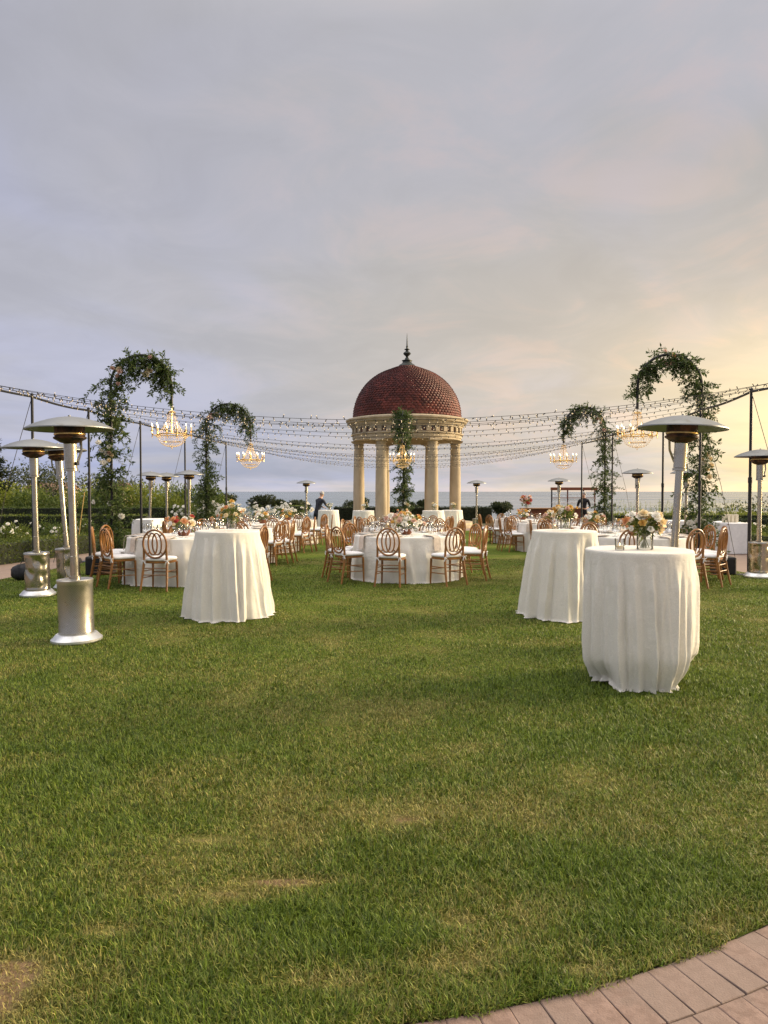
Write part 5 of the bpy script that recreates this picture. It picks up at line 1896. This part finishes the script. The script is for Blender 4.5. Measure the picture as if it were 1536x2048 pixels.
HGRP = 'clipped hedges around the garden'
hedge('low clipped hedge along the path behind the leaning heaters', (-9.15, 10.5), (-7.35, 26.5), 0.75, 0.47, 420, 0.062, HEDGE_LEAF, 1, group=HGRP)
hedge('second clipped hedge beyond the rose bed behind the leaning heaters', (-20.0, 27.6), (-9.2, 28.4), 0.9, 0.85, 260, 0.075, HEDGE_LEAF, 2, group=HGRP)
hedge('flat-topped bright green hedge below the far shrubs', (-26.0, 33.5), (-9.5, 34.6), 1.0, 1.05, 170, 0.09, SHRUB_LEAF2, 3, group=HGRP)
hedge('long dark clipped hedge behind the gazebo', (-2.9, 42.0), (6.2, 42.0), 1.0, 0.88, 260, 0.08, HEDGE_DARK, 4, group=HGRP, rough=0.02)
hedge('dark green hedge end next to the white roses and the suited man', (-5.4, 40.2), (-4.45, 40.2), 0.9, 1.0, 260, 0.07, SHRUB_LEAF2, 5, group=HGRP, rough=0.02)
hedge('dark clipped hedge under the tall shoots behind the bar-side arch', (9.3, 27.5), (20.5, 27.5), 0.9, 0.72, 260, 0.075, HEDGE_DARK, 6, group=HGRP)
hedge('low clipped hedge along the path behind the service table', (10.35, 12.0), (10.6, 25.5), 0.7, 0.46, 400, 0.062, HEDGE_LEAF, 7, group=HGRP)
hedge('unclipped hedge with tall upright shoots along the sea side', (9.4, 30.6), (24.0, 30.6), 1.2, 0.85, 150, 0.10, SHRUB_LEAF, 8, group=HGRP, shoots=620, shoot_h=0.62, shoot_mat=SHRUB_LEAF)

RG = 'white rose bushes'
rr = random.Random(5)
spots = []
for k in range(12):
    spots.append((-9.3 - 0.95 * (k % 5) - 0.35 * (k // 5), 17.6 + 3.3 * (k // 5) + rr.uniform(-.5, .5), 0.62, 'white rose bush in the bed behind the leaning heaters'))
for k in range(9):
    spots.append((-9.2 + 0.62 * k, 33.6 + rr.uniform(-.6, .6) + (0.8 if k % 2 else 0), 0.98, 'white rose bush beyond the flared cocktail table, near the far trees'))
for k in range(9):
    spots.append((8.9 + 0.95 * (k % 5) + 0.3 * (k // 5), 22.4 + 2.2 * (k // 5) + rr.uniform(-.4, .4), 0.60, 'white rose bush behind the service tables on the path side'))
for k in range(5):
    spots.append((11.5 + 0.85 * k, 17.8 + 0.7 * k + rr.uniform(-.4, .4), 0.60, 'white rose bush behind the low hedge beside the brick path'))
for k in range(3):
    spots.append((9.0 + 0.8 * k, 33.0, 0.62, 'white rose bush beside the back bar shelving'))
for k, (x, y, s, lab) in enumerate(spots):
    bush('rose_bush', lab, 'rose bush', (x, y, gz(y) - 0.03), 0.58 * s / .6, 0.5 * s / .6, 0.40 * s / .6, 900, 0.075, SHRUB_LEAF2 if k % 3 else HEDGE_LEAF, 400 + k, RG, 0.08, 6,
         10 if y < 30 else 24, 0.055 if y < 30 else 0.095)

SG = 'shrubs on the slope beyond the hedges'
shr = [
    (-21.8, 36.5, 2.0, 1.6, 1, 'yellow-green feathery shrub in front of the dark conifer'),
    (-19.0, 38.0, 1.8, 1.35, 1, 'yellow-green shrub left of the leaning heater poles, by the conifer'),
    (-17.3, 36.2, 1.5, 1.0, 0, 'deep green shrub behind the leaning heaters'),
    (-15.8, 39.0, 1.9, 1.3, 1, 'golden-green shrub behind the leaning heaters'),
    (-14.2, 36.6, 1.5, 0.95, 0, 'leafy shrub behind the foot of the tall arch'),
    (-12.8, 38.5, 1.8, 1.25, 1, 'pale green shrub showing through the tall arch'),
    (-11.9, 41.5, 1.6, 1.25, 0, 'round dark shrub above the three clustered heaters'),
    (-11.2, 36.8, 1.5, 0.92, 1, 'bright shrub behind the three clustered heaters'),
    (-10.0, 40.5, 1.6, 1.10, 0, 'dense green shrub between the clustered heaters and the next arch'),
    (-24.5, 40.0, 2.2, 1.3, 1, 'broad yellow-green shrub under the conifer'),
]
for k, (x, y, rx, rz_, kind, lab) in enumerate(shr):
    bush('shrub', lab, 'shrub', (x, y, gz(y) - 0.1), rx, rx * 0.9, rz_, 3600, 0.15, SHRUB_LEAF if kind else SHRUB_LEAF2, 500 + k, SG, 0.1, 14)
TG = 'distant trees below the garden'
trs = [(-19.5, 88, 2.0, 'small round tree against the sea beyond the far hedge-side arch', 1.05), (-15.2, 90, 1.9, 'broad olive tree against the sea next to the white roses', 0.8),
       (-13.1, 92, 1.2, 'low tree crown beside the olive tree', 0.1), (-10.7, 90, 1.9, 'spreading tree against the sea next to the suited man', 0.3),
       (-3.2, 90, 2.1, 'flat-topped tree just beside the outermost gazebo column', 0.5), (3.6, 90, 1.1, 'small dark tree seen between the gazebo columns', -0.2),
       (5.2, 92, 1.5, 'dark round tree seen between the gazebo columns, beside a smaller one', 0.2), (15.0, 92, 1.7, 'olive tree beyond the patio heater on the hedge', 0.0),
       (12.2, 95, 1.1, 'low shrubby tree beside the olive tree past the hedge', -0.9),
       (41.0, 80, 3.0, 'broad tree on the slope past the path heater', 0.4), (47.0, 84, 3.2, 'darker broad tree on the slope past the path heater', 0.2),
       (-34.0, 70, 3.4, 'tree on the hill behind the shrubs', 3.6), (-29.5, 78, 3.4, 'rounded tree on the hill near the orange roofs', 3.4), (-40, 84, 4, 'hilltop tree near the orange roofs', 5.0)]
for k, (x, y, s, lab, top) in enumerate(trs):
    s = s * 0.62 if abs(x) < 25 else s
    z0 = min(terrain_z(x, y) + 0.2, top - 2.2 * s)
    hgt = top - z0
    bush('tree', lab, 'tree', (x, y, z0), s * 1.25, s * 1.1, s * 0.75, 2200, 0.30, TREE_LEAF, 600 + k, TG, max(0.3, hgt - s * 1.30), 12, open_=0.75)


def conifer(x, y, label, H, R, seed):
    r = random.Random(seed)
    t = thing('conifer', label, 'tree', (x, y, gz(y)))
    MB().tube([(0, 0, -0.1), (0.05, 0, H * 0.5), (0, 0, H * 0.97)], [0.22, 0.13, 0.03], 9).build('trunk', BARK, t, 60)
    P, D = [], []
    br = MB()
    for k in range(90):
        f = 0.12 + 0.86 * (k / 90)
        z = H * f
        ln = R * (1 - f) ** 0.7 * r.uniform(0.65, 1.15)
        a = r.uniform(0, 2 * PI)
        d = Vector((math.cos(a), math.sin(a), r.uniform(-0.05, 0.30)))
        tip = Vector((0, 0, z)) + d * ln
        br.tube([(0, 0, z), tuple(tip)], [0.03, 0.008], 4)
        for j in range(70):
            u = 0.25 + 0.8 * r.random()
            p = Vector((0, 0, z)) + d * (ln * u) + Vector((r.gauss(0, .14), r.gauss(0, .14), r.gauss(0, .09)))
            P.append(tuple(p)); D.append((d.x + r.gauss(0, .5), d.y + r.gauss(0, .5), 0.5 + r.gauss(0, .4)))
    br.build('branches', BARK, t)
    leaf_obj('crown', np.array(P), np.array(D), 0.20, 0.055, PINE_LEAF, t, seed)


conifer(-21.6, 39.5, 'dark conifer rising above the hedges behind the leaning heaters', 4.75, 2.0, 9)
conifer(-25.0, 41.5, 'second dark conifer behind the hedges, at the outer end', 5.2, 2.2, 10)

# bamboo cane leaning in the rose bed
CANE = mat('bamboo_cane', (0.42, 0.28, 0.08), 0.6, var=0.3, vscale=20)
o = MB().tube([(0, 0, 0), (0.10, 0, 0.8), (0.22, 0, 1.62)], 0.014, 6).build('garden_cane', CANE, None, True, (-8.15, 19.2, gz(19.2) - 0.02))
tag(o, 'yellow garden cane leaning out of the low hedge', 'cane')

# far houses with orange roofs on the hill
ROOF = mat('terracotta_roof', (0.27, 0.15, 0.095), 0.85, var=0.25, vscale=3)
PLASTER = mat('plaster', (0.55, 0.44, 0.33), 0.9, var=0.1)
WINDOW = mat('window_glass', (0.05, 0.06, 0.07), 0.15, var=0.2)
for k, (x, y, w, lab) in enumerate([(-37.5, 82, 4.2, 'far house with an orange roof on the hill behind the leaning heaters'), (-33.2, 90, 2.6, 'longer far house with an orange roof showing between shrubs')]):
    z = terrain_z(x, y)
    top = 1.9 - z
    t = thing('house', lab, 'house', (x, y, z - 0.3), 0, 'far houses on the hill')
    MB().box((0, 0, top / 2), (w, 4, top)).build('wall', PLASTER, t)
    mb = MB()
    e = w / 2 + 0.3
    mb.add([(-e, -2.3, top), (e, -2.3, top), (e, 2.3, top), (-e, 2.3, top), (-e, 0, top + 0.9), (e, 0, top + 0.9)], [(0, 1, 5, 4), (2, 3, 4, 5), (0, 4, 3), (1, 2, 5), (3, 2, 1, 0)])
    rf = mb.build('roof', ROOF, t)
    MB().box((w * 0.2, 0.2, top + 0.8), (0.5, 0.5, 0.8)).build('chimney', PLASTER, rf)
    for s in (-1, 1):
        MB().box((s * w * 0.25, -2.005, top - 1.0), (0.8, 0.03, 1.0)).build('window', WINDOW, t)
